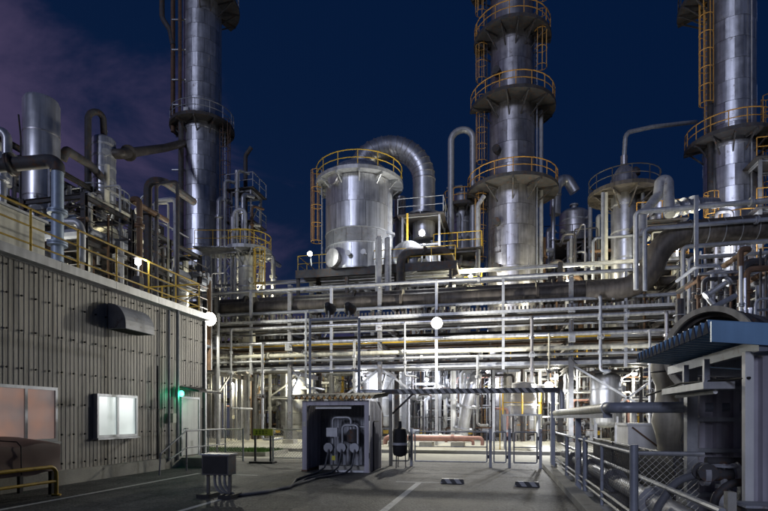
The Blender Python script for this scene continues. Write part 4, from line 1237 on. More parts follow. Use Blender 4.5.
# slim column and loop on its left
c4 = ad(462, 0, 40)
v = vdrum('slim lagged column with hooped riser left of tallest tower', c4, 6, 18.6, .64, M['bright'], name='slim_column', cat='column', bands=9)
ring_platform(v, c4, 17.6, .5, 1.5, RAD(-180), RAD(90), M['orange'], M['dark'], 8, 6)
part('riser_loop', M['galv'], v, 'tube', [ad(451, 290, 39), ad(451, 132, 39), ad(473, 128, 39), ad(473, 290, 39)], .24, 12, .9)
q = ad(462, 0, 38.6); part('support_deck', M['dark'], v, 'box', q.x - 2.2, q.x + 1.0, q.y - .2, q.y + 2.4, 10.7, 10.95)
part('tie_arm', M['galv'], v, 'bar', ad(447, 188, 39), ad(462, 186, 39.4), .12, .1)
pipe('black slanting chute pipe left of the tallest tower foot', [ad(444, 262, 36), ad(452, 268, 36), ad(462, 284, 36)], .35, M['black'], .5, name='chute_pipe')
pipe('dark horizontal pipe stub left of the tallest tower foot', [ad(446, 262, 37), ad(474, 265, 37)], .24, M['dark'], flanges=[(0, .5)], name='pipe_stub')

# ------------------------------------------------------------------ column right of middle tower
c5 = ad(624, 0, 34.5)
v = vdrum('pale column with wide round top platform and peaked cap', c5, 6, 16.4, .80, M['clad'], name='peaked_column', cat='column', bands=6, nozzles=1)
ring_platform(v, c5, 16.3, .75, 2.25, RAD(-180), RAD(180), M['dark'], M['brown'], 12, 9)
part('cap', M['clad2'], v, 'lathe', [(.85, 16.4), (.85, 17.3), (.5, 18.0), (.22, 18.3), (.22, 18.9)], 18, (c5.x, c5.y, 0))
part('overhead_pipe', M['galv'], v, 'tube', [(c5.x, c5.y, 18.6), (c5.x + .1, c5.y, ad(0, 133, 34.5).z), ad(652, 127, 35.5), ad(696, 122, 37.5)], .14, 10, .7)
for px in (603, 606, 643): 
    q = ad(px, 0, 33.6); part('riser', M['cream'] if px == 606 else M['blue'], v, 'tube', [(q.x, q.y, 5), (q.x, q.y, 16.1)], .12, 8)
part('top_valve', M['dark'], v, 'lathe', [(.12, 0), (.3, .1), (.3, .4), (.1, .6)], 10, (c5.x + .7, c5.y, 17.5))

# structure between middle tower and peaked column
c6 = ad(575, 0, 42)
st = steel_frame('dark multi-deck steel structure between tallest tower and peaked column', [c6.x - 3.0, c6.x + .4, c6.x + 3.6], [c6.y - 1.5, c6.y + 3], [0, 6, 9.4, 12.4, 15.4], M['dark'], .24, .24, True, decks=(9.4, 12.4, 15.4), rail=M['dark'])
vdrum('squat lagged drum on top deck of dark structure', ad(574, 0, 42.3), 15.8, 18.0, 1.15, M['clad2'], legs=False, bands=2)
hdrum('long dark horizontal exchanger on the middle deck of structure', (c6.x + .2, c6.y - .2, 13.6), 6.2, .62, (1, .05, 0), M['brown'], 12.46)
hdrum('long pale horizontal exchanger on the lower deck of structure', (c6.x + .4, c6.y - .4, 10.5), 5.6, .5, (1, -.05, 0), M['clad'], 9.46)
q = ad(565, 0, 41)
pipe('curved silver vapour pipe above the squat lagged drum', [ad(555, 215, 41), ad(556, 186, 41), ad(566, 177, 41), ad(575, 192, 41)], .42, M['clad'], .8, n=14, name='vapour_pipe')
for px, mt, top in ((548, 'bright', 228), (553, 'clad', 190), (590, 'paint', 200), (598, 'cream', 215)):
    q = ad(px, top, 40); pipe({'bright': 'bright riser', 'clad': 'silver riser', 'paint': 'grey riser', 'cream': 'cream riser'}[mt] + ' pipe in front of the dark multi-deck structure', [(q.x, q.y, .1), (q.x, q.y, q.z), (q.x + .6, q.y + 1, q.z)], .16, M[mt], .4, flanges=[(0, .6), (0, .8)], name='riser_pipe')

# ------------------------------------------------------------------ right tower
p3 = ad(729.5, 0, 34)
t3 = tower('tall silver tower with one round platform near the canopy', p3, [(0, 18.9, 1.48), (18.9, 36, 1.45)], 1.35, 9, M['clad'], 8)
ring_platform(t3, p3, 19.3, 1.46, 2.6, RAD(-200), RAD(20), M['orange'], M['dark'], 10, 8)
ring_platform(t3, p3, 28.6, 1.45, 3.0, RAD(150), RAD(215), M['dark'], M['dark'], 4, 4)
a = RAD(205); ladder(t3, (p3.x + math.cos(a) * 1.62, p3.y + math.sin(a) * 1.62, 19.5), 34, a + RAD(25), M['orange'], True)
a = RAD(-12); ladder(t3, (p3.x + math.cos(a) * 1.75, p3.y + math.sin(a) * 1.75, 11), 22, a, M['orange'], True)
a = RAD(222); ladder(t3, (p3.x + math.cos(a) * 1.75, p3.y + math.sin(a) * 1.75, 12.2), 15.8, a, M['orange'], True)
a = RAD(212); part('riser', M['dark'], t3, 'tube', [(p3.x + math.cos(a) * 1.7, p3.y + math.sin(a) * 1.7, 8), (p3.x + math.cos(a) * 1.7, p3.y + math.sin(a) * 1.7, 36)], .18, 10)
a = RAD(-65); part('riser', M['galv'], t3, 'tube', [(p3.x + math.cos(a) * 1.6, p3.y + math.sin(a) * 1.6, 8), (p3.x + math.cos(a) * 1.6, p3.y + math.sin(a) * 1.6, 36)], .05, 6)
ring_platform(t3, p3, 13.2, 1.48, 2.5, RAD(-120), RAD(60), M['orange'], M['galv'], 8, 6)
vdrum('second silver column at far right beside the tall tower', ad(790, 0, 33), 6, 20, .9, M['clad'], name='side_column', cat='column', bands=8)
c7 = ad(764, 0, 31)
st = steel_frame('orange-railed stair tower right of the tall silver tower', [c7.x - .2, c7.x + 2.2], [c7.y, c7.y + 2], [0, 5, 8, 11, 14, 17], M['galv'], .16, .16, True, decks=(11, 14, 17), rail=M['orange'])

# ================================================================== LEFT PROCESS STRUCTURE
ls = steel_frame('tall dark open steel structure rising behind the grey building roof', [-24.6, -21.2], [17.8, 20.8, 23.8, 26.8, 29.6], [0, 5.6, 8.4, 11.2, 13.9], M['dark'], .24, .24, True, decks=(8.4, 11.2), rail=M['blue'], name='process_structure', )
ls2 = steel_frame('lower dark steel structure in front of the tall open one', [-19.6, -16.6], [18.2, 21.0, 23.8, 26.6], [0, 5.4, 7.2, 9.0, 10.8], M['dark'], .2, .2, True, decks=(7.2, 9.0), rail=M['dark'], name='process_structure')
# stacked box-cylinder
q = ad(41.5, 100, 23)
sk = empty('silo', (q.x, q.y, 10), 'pale round-cornered silo standing on top of left structure', 'silo')
part('shell', M['bright'], sk, 'lathe', [(.70, 10), (.72, 10.05), (.72, q.z - .2), (.66, q.z - .05), (.5, q.z + .02), (.05, q.z + .08)], 28, (q.x, q.y, 0))
for z in (11.2, 12.6, 14.0): part('seam_band', M['clad2'], sk, 'lathe', [(.72, z - .03), (.732, z - .03), (.732, z + .03), (.72, z + .03)], 28, (q.x, q.y, 0))
part('conduit', M['dark'], sk, 'tube', [(q.x - .35, q.y - .72, 11), (q.x - .3, q.y - .74, 13.6), (q.x - .42, q.y - .74, 14.6)], .035, 6, .2)
part('junction_box', M['black'], sk, 'box', q.x - .62, q.x - .2, q.y - .86, q.y - .66, 12.4, 12.8)
for s in (-1, 1): part('support_leg', M['blue'], sk, 'hbeam', (q.x + s * .75, q.y - .3, 8.4), (q.x + s * .75, q.y - .3, 12.9), .12, .12)
# cyclone vessel with crook pipe
q = ad(104, 138, 29)
cy_ = vdrum('small ribbed vessel with crook pipe on left structure', (q.x, q.y), 13.2, q.z - .2, .60, M['bright'], name='cyclone_vessel', legs=False, bands=6)
part('cone', M['bright'], cy_, 'lathe', [(.15, 11.7), (.58, 13.0)], 20, (q.x, q.y, 0))
part('crook_pipe', M['dark'], cy_, 'tube', [ad(88, 205, 28), ad(88, 112, 28), ad(103, 112, 28.6), ad(104, 138, 29)], .17, 10, .75)
part('drop_pipe', M['cream'], cy_, 'tube', [ad(107, 165, 27.8), ad(107, 212, 27.8)], .13, 10)
q = ad(78, 0, 27)
ring_platform(cy_, ad(104, 0, 29), 13.0, .6, 1.35, RAD(-180), RAD(180), M['blue'], M['dark'], 10, 6)
pipe('long brown vapour pipe from ribbed vessel to the left tower', [ad(112, 154, 29), ad(122, 154, 29), ad(165, 148, 38), ad(184, 143, 41)], .27, M['brown'], .9, n=14, flanges=[(1, .12)], name='vapour_pipe')
# pipes by the roof
pipe('pale blue vertical duct standing on roof behind cream cabin', [ad(57.5, 262, 17), ad(57.5, 172, 17)], .18, M['paleblue'], n=16, name='roof_duct', cat='duct', flanges=[(0, .2), (0, .55)])
pipe('dark horizontal lagged duct meeting the pale blue one', [ad(-30, 168, 17), ad(52, 161, 17.2), ad(57.5, 166, 17), ad(57.5, 172, 17)], .22, M['dark'], .35, n=14, name='roof_duct', cat='duct', flanges=[(0, .5)])
part('beam', M['paleblue'], ls2, 'hbeam', (-19.4, 18.0, 9.7), (-16.8, 18.0, 9.7), .2, .26)
for i, (px, top, t_) in enumerate(((7, 131, 20), (2, 152, 19))):
    pipe(('pale hooped pipe', 'smaller pale hooped pipe')[i] + ' beside the silo on left structure', [ad(px - 22, top, t_), ad(px, top, t_), ad(px, top + 55, t_)], .17 - .03 * i, M['bright'], .35, n=12, name='hooped_pipe', flanges=[(1, .5)])
pipe('pale slanting pipe running down beside the silo', [ad(-10, 138, 20), ad(14, 158, 20.5), ad(26, 165, 21)], .14, M['cream'], .3, name='slanting_pipe')
pipe('pale bent pipe dropping onto the roof behind yellow railing', [ad(60, 222, 18), ad(79, 222, 18), ad(82, 232, 18), ad(82, 262, 18)], .12, M['galv'], .25, name='bent_pipe')
pipe('dark curved duct rising over the left structure beams', [ad(62, 160, 24), ad(66, 150, 24), ad(90, 165, 27), ad(128, 205, 33)], .2, M['dark'], .8, name='curved_duct', cat='duct', n=12)
# streetlight type lamp on the structure
q = ad(150, 300, 26); bl2 = empty('gooseneck_lamp', (q.x, q.y, 0), 'unlit white globe gooseneck lamp beside left structure', 'lamp')
part('pole', M['galv'], bl2, 'tube', [(q.x, q.y, 0), ad(150, 197, 26), ad(143, 195, 26), ad(138, 206, 26)], .05, 8, .3)
part('globe', M['white'], bl2, 'lathe', [(.03, .18), (.14, .1), (.16, 0), (.12, -.14), (.02, -.2)], 14, ad(138, 211, 26))

FIN = {'galv': 'galvanised', 'clad': 'silver lagged', 'clad2': 'stained', 'bright': 'bright lagged', 'paint': 'grey', 'dark': 'dark', 'rust': 'rust-brown', 'cream': 'cream', 'white': 'white', 'yellow': 'yellow', 'blue': 'blue-grey', 'pink': 'red-oxide', 'orange': 'orange'}
def size_word(r): return 'slim' if r < .07 else ('fat' if r > .15 else 'medium')

THICKET = []
def thicket(name, label):
    mats = sorted({t[2] for t in THICKET}); m = MB(); idx = []
    for p, r, mt in THICKET:
        m.tube(p, r, 6, max(.12, r * 2.2), 4)
        idx += [mats.index(mt)] * (len(m.f) - len(idx))
    o = m.build(name, M[mats[0]], None, stuff=True)
    for k in mats[1:]: o.data.materials.append(M[k])
    o.data.polygons.foreach_set('material_index', idx)
    o['label'] = label; o['category'] = 'pipework'
    THICKET.clear()
# pipework filling the left structures
zone = 'in the left open structure'
for i in range(110):
    mt = RND.choice(['dark', 'paint', 'rust', 'clad', 'galv', 'blue', 'dark', 'clad2'])
    r = RND.choice([.04, .05, .07, .1, .14, .2])
    k = i % 3
    if k == 0:
        x, z = RND.uniform(-24.2, -16.8), RND.choice([5.9, 6.8, 7.6, 8.8, 9.6, 10.4, 11.6, 12.4, 13.8])
        if z > 9.8 and x > -20.5: x -= 4
        y0, y1 = 17.6 + RND.uniform(0, 3), RND.uniform(24, 30)
        p = [(x, y0, z - RND.uniform(.4, 1.6)), (x, y0, z), (x, y1, z), (x, y1, z + RND.uniform(.4, 1.2))]
        w_ = 'lengthwise'
    elif k == 1:
        x, y = RND.uniform(-24.3, -16.6), RND.uniform(17.8, 29.5); z1 = RND.uniform(8, 13.5)
        if x > -20.5: z1 = min(z1, 10.3)
        p = [(x, y, 4.5), (x, y, z1), (x + RND.choice((-1, 1)) * .8, y, z1)]
        w_ = 'upright'
    else:
        y = RND.choice([17.6, 20.5, 23.5, 26.5]) + RND.uniform(-.2, .6); z = RND.choice([6.2, 7.4, 9, 9.7, 12])
        p = [(-24.5, y, z), (-20.4 if z > 9.8 else -16.4, y, z)]
        w_ = 'crosswise'
    if r < .06: THICKET.append((p, r, mt)); continue
    pipe('%s %s %s pipe %s' % (size_word(r), FIN[mt], w_, zone), p, r, M[mt], max(.2, r * 2.2), n=8, flanges=[(len(p) - 2, .5)] if r > .06 else (), name='process_pipe')
thicket('thin_pipework', 'tangle of thin pipes and conduits inside the left open structure')
for i in range(12):
    x, y = RND.uniform(-24, -17), 18.5 + i * .95; z0 = RND.choice([8.5, 11.3]) if x < -21 else RND.choice([7.3, 9.1])
    mt = ('bright', 'clad', 'clad2', 'white', 'cream')[i % 5]; rr = (.3, .48)[i % 2]
    vdrum('%s %s upright drum on a deck %s' % (('slender', 'stout')[i % 2], FIN[mt], zone), (x, y), z0 + .35, z0 + RND.uniform(1.2, 2.0), rr, M[mt], name='process_drum', cat='drum', legs=False, bands=2)

# ================================================================== UNDER AND BEHIND THE RACK
def zname(x):
    for lim, nm in ((-19, 'behind the grey building end'), (-12, 'behind the grass bed'), (-6.9, 'behind the pump shelter'), (-3.2, 'behind the wide gate leaf, left of lamp column'), (-.2, 'behind the wide gate leaf, right of lamp column'), (4, 'around the yellow work platform'), (10, 'around the braced vessel')):
        if x < lim: return nm
    return 'behind the blue canopy'
# vessels and exchangers, placed one by one
vdrum('grey upright drum with yellow-railed top behind the grass bed', (-15.2, 37.0), 1.2, 6.2, 1.0, M['paint'], bands=3)
vdrum('white upright tank behind the grass bed', (-13.2, 40.5), 1.0, 5.0, .9, M['white'], bands=2)
vdrum('bright wide tank behind the pump shelter', (-8.3, 38.6), 1.1, 4.9, 1.9, M['bright'], bands=3)
vdrum('silver upright drum behind the wide gate leaf', (-5.2, 42.0), 1.6, 6.2, .8, M['clad'], bands=3)
vdrum('big bright tank behind the yellow work platform', (2.2, 38.6 - .8), .9, 4.4, 0.7, M['bright'], bands=3)
vdrum('pale upright drum behind the yellow work platform', (4.6, 41.5), 1.2, 5.0, 1.1, M['bright'], bands=3)
vdrum('silver upright drum behind the blue canopy', (12.0, 36.6), 1.5, 6.4, .9, M['clad'], bands=3)
vdrum('dark upright drum behind the blue canopy', (15.5, 40), 1.5, 7, 1.1, M['clad2'], bands=3)
hdrum('horizontal bright exchanger behind the pump shelter', (-11.0, 36.5, 5.2), 3.6, .55, (1, 0, 0), M['bright'], 0)
hdrum('horizontal silver exchanger behind the wide gate leaf', (-4.6, 37.2, 3.3), 3.0, .45, (1, 0, 0), M['clad'], 0)
hdrum('horizontal dark exchanger around the yellow work platform', (1.5, 37.2, 6.6), 4.2, .6, (1, 0, 0), M['clad2'], 0)
hdrum('horizontal grey exchanger behind the grass bed', (-17.5, 38.6, 3.0), 3.5, .5, (1, 0, 0), M['clad'], 0)
# yellow-railed deck over grey drum
yd = steel_frame('yellow-railed steel deck over the grey upright drum', [-16.6, -13.6], [35.9, 38.6], [0, 3.2, 5.4], M['galv'], .16, .18, True, decks=(5.4,), rail=M['yellow'], name='work_deck')
yd2 = steel_frame('yellow-railed steel deck behind the hatched pipe bridge', [-.4, 4.6], [36.0, 39.6], [0, 4.9], M['galv'], .18, .2, True, decks=(4.9,), rail=M['yellow'], name='work_deck')
yd3 = steel_frame('yellow-railed steel deck behind the braced vessel', [5.8, 9.6], [36.0, 39.0], [0, 3.0, 5.6], M['paint'], .16, .2, True, decks=(5.6,), rail=M['yellow'], name='work_deck')
for i, (x0, x1, y0, y1, lb) in enumerate(((-24, -18, 40, 46, 'far dark steel structure behind the grey building end'), (-12, -5, 46, 52, 'far dark steel structure behind the pump shelter'), (-3, 4, 47, 52, 'far dark steel structure behind the wide gate leaf'), (7, 14, 45, 50, 'far dark steel structure behind the braced vessel'), (16, 24, 42, 48, 'far dark steel structure behind the blue canopy'))):
    xs = [x0, (x0 + x1) / 2, x1]
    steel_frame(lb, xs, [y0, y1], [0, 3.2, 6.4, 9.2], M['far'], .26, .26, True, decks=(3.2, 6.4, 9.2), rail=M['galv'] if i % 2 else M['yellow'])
    for j in range(4):
        vdrum('small upright drum on the %s' % lb.replace('far dark', 'far'), (RND.uniform(x0 + .6, x1 - .6), RND.uniform(y0 + .5, y1 - .5)), [.6, 3.7, 6.9, 3.7][j], [2.2, 5.2, 8.4, 5.0][j], RND.uniform(.35, .7), M[RND.choice(['bright', 'clad', 'clad2', 'white'])], name='process_drum', cat='drum', legs=j == 0, bands=2)
# pipe jungle
wts = ['galv', 'clad', 'clad2', 'paint', 'paint', 'dark', 'dark', 'dark', 'dark', 'rust', 'rust', 'cream', 'white', 'blue']
ncount = 0
for i in range(420):
    f = i / 300
    x = -22 + 36 * RND.random(); y = RND.choice([RND.uniform(35.6, 40), RND.uniform(36, 50)])
    mt = RND.choice(wts); r = RND.choice([.025, .03, .04, .04, .05, .06, .08, .1, .14])
    if RND.random() < .05: mt = 'yellow'
    if RND.random() < .04: mt = 'pink'
    k = RND.random()
    if k < .36:
        h = RND.uniform(1.2, 5.5); dx = RND.uniform(-1.6, 1.6)
        p = [(x, y, .05), (x, y, h), (x + dx, y, h), (x + dx, y + RND.uniform(-.5, 1.5), h + .01)]
        if RND.random() < .5: p = p[:3] + [(x + dx, y, h + RND.uniform(.5, 2.5))]
        w_ = 'bent upright'
    elif k < .46:
        h = RND.uniform(3, 8); p = [(x, y, .05), (x, y, h)]; w_ = 'straight upright'
    elif k < .9:
        h = RND.uniform(.4, 6.5); l = RND.uniform(1.5, 5)
        p = [(x, y, .06), (x, y, h), (x + l, y, h), (x + l, y, .06)] if r > .055 else [(x, y, max(.1, h - RND.uniform(.3, 2))), (x, y, h), (x + l, y, h), (x + l, y + RND.uniform(.5, 2), h)]
        w_ = 'hooped level'
    else:
        h = RND.uniform(.4, 6.5); p = [(x, y, h), (x, y + RND.uniform(2, 6), h), (x + .8, y + 6.3, h)]; w_ = 'receding level'
    if r < .06 or (y > 42 and r < .1): THICKET.append((p, r, mt)); continue
    o = pipe('%s %s %s pipe %s' % (size_word(r), FIN[mt], w_, zname(x)), p, r, M[mt], max(.15, r * 2.2), n=8, flanges=[(min(1, len(p) - 2), RND.uniform(.3, .7)), (0, RND.uniform(.3, .7))] if r > .05 else ())
    if RND.random() < .5 and y < 42:
        sg = 0 if w_ != 'hooped level' else 1
        q = V(p[sg]).lerp(V(p[sg + 1]), RND.uniform(.3, .7))
        if sg == 0 and 'upright' in w_: q.z = min(q.z, RND.uniform(1, 2))
        valve(o, q, RND.choice((0, 1.57)), max(.5, r * 6), lite=RND.random() < .6, tilt=RND.choice((0, 1.57, 0)))
for i in range(260):   # small-bore tubing
    x = -20 + 33 * RND.random(); y = RND.uniform(35.5, 44); h = RND.uniform(.5, 4.6); l = RND.uniform(.4, 2.2); mt = RND.choice(['galv', 'bright', 'dark', 'white', 'rust', 'orange', 'galv', 'dark'])
    THICKET.append((([(x, y, h - RND.uniform(.2, 1.6)), (x, y, h), (x + l, y, h), (x + l, y + .4, h + .02)] if i % 2 else [(x, y, .1), (x, y, h), (x + l * .3, y, h), (x + l * .3, y, h + RND.uniform(.3, 1.5))]), RND.choice([.015, .02, .03]), mt))
thicket('thin_pipework', 'tangle of thin pipes behind and under the pipe rack')
# pumps along the kerb
def pump(i, x, y, mt):
    r = empty('process_pump', (x, y, 0), '%s motor pump on plinth %s' % (mt[1], zname(x)), 'pump')
    part('plinth', M['concrete'], r, 'box', x - .8, x + .8, y - .3, y + .3, 0, .3)
    part('motor', M[mt[0]], r, 'lathe', [(.1, -.45), (.24, -.42), (.24, .1), (.2, .14), (.1, .16)], 14, (x - .25, y, .62), (1, 0, 0))
    part('volute', M['dark'], r, 'lathe', [(.1, .3), (.28, .34), (.28, .5), (.12, .56)], 14, (x, y, .62), (1, 0, 0))
    part('shaft_guard', M['yellow'], r, 'box', x - .12, x + .32, y - .1, y + .1, .5, .75)
    part('foot', M['dark'], r, 'box', x - .6, x + .5, y - .15, y + .15, .3, .42)
    part('riser', M['galv'], r, 'tube', [(x + .42, y, .8), (x + .42, y, 1.9), (x + .42, y + 1.2, 1.9)], .07, 8, .2)
for i, x in enumerate((-18.4, -16.2, -11.6, -9.9, -8.0, -5.4, -2.1, 6.2, 8.2, 10.4)):
    pump(i, x, 36.0 + (i % 3) * .3, (('blue', 'blue-grey'), ('paint', 'grey'), ('galv', 'pale'))[i % 3])
# red-oxide pipe bundle on sleepers behind the gate
for i, (z, r) in enumerate(((.55, .1), (.42, .08), (.62, .07))):
    pipe(('thick', 'middle', 'thin')[i] + ' red-oxide pipe lying on sleepers behind the wide gate leaf', [(-6.2, 28.2 + .25 * i, .15), (-6.2, 28.2 + .25 * i, z), (-.9 - .5 * i, 28.2 + .25 * i, z), (-.9 - .5 * i, 28.2 + .25 * i, .15)], r, M['pink' if i < 2 else 'white'], .2, name='ground_pipe', flanges=[(1, .3), (1, .7)])
for i, x in enumerate((-5.6, -3.9, -2.2)):
    o = MB(); o.box(x - .35, x + .35, 27.9, 29.0, .05, .3); tag(o.build('concrete_sleeper', M['concrete'], None), 'low concrete sleeper under the red-oxide pipes', 'sleeper', 'sleepers under the red-oxide pipes')
# slanting duct with pale elbow by the lamp column
pipe('fat pale elbow duct slanting down right of lamp column', [(-2.4, 33.5, .2), (-2.0, 33.2, 2.6), (-1.55, 33.0, 4.0), (-1.5, 34.5, 4.3)], .38, M['clad'], .6, n=16, name='elbow_duct', cat='duct', flanges=[(0, .3), (0, .9)])
pipe('white upright pipe right of the lamp column', [(-2.9, 33.6, 0), (-2.9, 33.6, 4.6)], .17, M['white'], n=12, flanges=[(0, .1), (0, .6)], name='riser_pipe')

# yellow work platform with wrapped equipment
wp = empty('work_platform', (1.6, 27.3, 0), 'small yellow-railed platform on steel legs behind the small gate', 'platform')
x0, x1 = at(503, 0, 27).x, at(541, 0, 27).x
zp = 1.72
part('deck', M['galv'], wp, 'box', x0, x1, 26.6, 28.3, zp, zp + .08)
for x in (x0 + .1, x1 - .1):
    for y in (26.7, 28.2): part('leg', M['galv'], wp, 'hbeam', (x, y, 0), (x, y, zp), .12, .12)
railing(wp, [(x0, 28.2, zp + .08), (x0, 26.65, zp + .08), (x1, 26.65, zp + .08), (x1, 28.2, zp + .08)], M['yellow'], h=1.15, r=.035, spacing=1.0)
ql = at(500, 0, 26.6).x
ladder(wp, (ql, 26.6, 0), zp + 1.9, RAD(180), M['yellow'], False)
we = empty('wrapped_equipment', ((x0 + x1) / 2, 27.5, zp + .08), 'equipment wrapped in crumpled grey tarpaulin on the yellow platform', 'equipment')
m = MB(); nx, nz = 14, 10; vs = []
xc, yc = (x0 + x1) / 2 + .1, 27.5
for j in range(nz + 1):
    z = zp + .08 + 1.55 * j / nz; sc = 1 - .12 * (j / nz) ** 2
    for i in range(28):
        a = 2 * math.pi * i / 28
        ca, sa = math.cos(a), math.sin(a)
        k = 1 / max(abs(ca), abs(sa)) ** .75
        e = 1 + .05 * math.sin(5 * a + j * .8) + RND.uniform(-.035, .035)
        vs.append((xc + .62 * ca * k * sc * e, yc + .5 * sa * k * sc * e, z + (.06 * math.sin(3 * a) if j == nz else 0)))
vs.append((xc, yc, zp + 1.75)); T = len(vs) - 1
fs = [(j * 28 + i, j * 28 + (i + 1) % 28, (j + 1) * 28 + (i + 1) % 28, (j + 1) * 28 + i) for j in range(nz) for i in range(28)] + [(nz * 28 + i, nz * 28 + (i + 1) % 28, T) for i in range(28)]
m.add(vs, fs, True); m.build('tarpaulin', M['tarp'], we)
for z in (.45, 1.1): part('rope', M['cream'], we, 'tube', [(xc + .8 * math.cos(a) * 1.0, yc + .66 * math.sin(a), zp + .08 + z) for a in [i * math.pi / 8 for i in range(17)]], .02, 5)

# braced vessel right of the work platform
bv = vdrum('white braced vessel with conical top under the rack', (6.1, 32.8), 1.4, 3.9, .85, M['bright'], name='braced_vessel', bands=2)
part('cone', M['dark'], bv, 'lathe', [(1.3, 4.2), (1.3, 4.3), (.7, 4.4)], 18, (6.1, 32.8, 0))
# right-hand raised pipe frames beside the S-bend
for i, (pa, pb_, Y, r, lb) in enumerate(((208, 636, 28.6, .13, 'large'), (225, 645, 28.9, .11, 'middle'), (243, 683, 28.4, .11, 'small'), (254, 689, 28.7, .09, 'smallest'))):
    q0, q1 = at(pb_, pa + 4, Y), at(768, pa, Y)
    zb_ = 8.1 if i < 2 else 6.7
    pipe('%s right-angled blue-grey pipe frame before the S-bent pipe' % lb, [(q0.x, Y, zb_), (q0.x, Y, q0.z), (24, Y, q0.z + .1)], r, M['galv'] if i != 1 else M['blue'], .25, n=12, name='angled_pipe', flanges=[(1, .3)])
q = at(696, 0, 28.2)
hp = MB(); hp.box(q.x - .08, q.x + .08, 28.1, 28.25, 6.5, at(696, 196, 28.2).z); tag(hp.build('hanger_post', M['blue'], None), 'upright blue-grey post crossing the right-angled pipe frames', 'post')
pipe('grey bent pipe climbing right of the peaked column', [at(642, 262, 31), at(642, 215, 31.5), at(658, 196, 32), at(660, 180, 32), at(668, 180, 32), at(670, 215, 31)], .27, M['paint'], .5, n=12, name='bent_pipe', flanges=[(0, .5)])
pipe('silver flanged pipe running to foot of right tower', [at(668, 210, 32), at(700, 203, 33), at(716, 203, 34)], .3, M['clad'], .4, n=14, name='flanged_pipe', flanges=[(0, .2), (0, .5), (0, .8)])
pipe('slanting galvanised pipe strut over the dark arched drum', [at(672, 340, 14.0), at(678, 324, 14.0), at(716, 306, 14.5), at(735, 296, 15)], .07, M['galv'], .2, name='strut_pipe', flanges=[(1, .3), (1, .7)])
pipe('galvanised pipe strut crossing above the dark arched drum', [at(730, 280, 20), at(706, 296, 20), at(728, 320, 20)], .09, M['galv'], .2, name='strut_pipe', flanges=[(0, .1), (0, .95)])
for i in range(34):
    px = RND.uniform(672, 800); Y = RND.uniform(22, 33); mt = RND.choice(['galv', 'blue', 'paint', 'clad', 'dark', 'galv', 'rust']); r = RND.choice([.05, .07, .09, .12, .16])
    x = at(px, 0, Y).x; z0 = RND.uniform(4.6, 7.5)
    if i % 3 == 0: p = [(x, Y, 0), (x, Y, z0), (x + 1.0, Y, z0), (x + 1.0, Y, z0 + 1.0)]; w_ = 'stepped upright'
    elif i % 3 == 1: p = [(x, Y, z0), (x + 5, Y, z0), (x + 5, Y + 1, z0 + .5)]; w_ = 'level'
    else: p = [(x, Y, 0), (x, Y, z0 + .5)]; w_ = 'straight upright'
    o = pipe('%s %s %s pipe right of the S-bent pipe' % (size_word(r), FIN[mt], w_), p, r, M[mt], .22, n=8, flanges=[(0, .8)])
    if i % 2 == 0: valve(o, (x, Y, z0 - .8), 0, r * 7, lite=i % 4 == 0)
for i in range(16):
    px = RND.uniform(545, 690); Y = RND.uniform(36, 40); mt = RND.choice(['dark', 'blue', 'paint', 'rust', 'clad', 'cream']); r = RND.choice([.06, .09, .12, .2])
    x = at(px, 0, Y).x; z0 = RND.uniform(9.5, 13.5)
    p = [(x, Y, 0.1), (x, Y, z0), (x + RND.uniform(1, 4), Y, z0)] if i % 2 else [(x, Y, z0), (x + RND.uniform(3, 7), Y, z0), (x + 7.2, Y, z0 - 1)]
    pipe('%s %s %s pipe beneath the peaked column platform' % (size_word(r), FIN[mt], ('level', 'angled upright')[i % 2]), p, r, M[mt], .3, n=8, flanges=[(0, .85)])

# upper-level clutter between the towers
def uclutter(px0, px1, Y0, Y1, z0, z1, n, where, mats=('dark', 'paint', 'rust', 'clad', 'galv', 'clad2', 'cream')):
    for i in range(n):
        Y = RND.uniform(Y0, Y1); x = at(RND.uniform(px0, px1), 0, Y).x; z = RND.uniform(z0 + 1, z1); mt = RND.choice(mats); r = RND.choice([.05, .08, .12, .18])
        if i % 3 == 0: e = RND.uniform(-1, 1); p = [(x, Y, z0 - 3), (x, Y, z), (x + e, Y, z), (x + e, Y + 2.5, z + .02)]; w_ = 'upright'
        elif i % 3 == 1: e = RND.uniform(.7, 2.0); p = [(x, Y, z0 - 3), (x, Y, z), (x + e, Y, z), (x + e, Y, z0 - 3)]; w_ = 'hooped'
        else: p = [(x, Y, z0 - 2), (x, Y, z)]; w_ = 'straight'
        if r < .07: THICKET.append((p, r, mt)); continue
        o = pipe('%s %s %s pipe %s' % (size_word(r), FIN[mt], w_, where), p, r, M[mt], max(.2, r * 2), n=8, flanges=[(0, .8)], name='riser_pipe')
        if i % 4 == 0: valve(o, V(p[0]).lerp(V(p[1]), .8), 0, r * 5, True)
uclutter(178, 275, 35.5, 40, 9, 14.5, 26, 'at the foot of the left tower', ('galv', 'cream', 'clad', 'bright', 'paint', 'dark'))
uclutter(396, 486, 37, 43, 11, 17, 22, 'between the domed drum and tallest tower')
uclutter(538, 610, 37, 44, 9.5, 15.5, 26, 'right of the tallest tower foot')
uclutter(640, 720, 33, 40, 9.5, 15.0, 20, 'between peaked column and right tower')
thicket('thin_pipework', 'thin pipes and conduits among the feet of the towers')
uclutter(62, 158, 19, 29, 8, 12.5, 46, 'on the decks of left open structure', ('dark', 'paint', 'galv', 'clad', 'cream', 'rust'))
thicket('thin_pipework', 'thin pipes and conduits over the decks of left open structure')
uclutter(694, 800, 23, 28, 6.0, 8.6, 40, 'beside the S-bent pipe', ('dark', 'paint', 'galv', 'clad', 'blue', 'rust', 'dark'))
thicket('thin_pipework', 'thin pipes and conduits beside the S-bent pipe')
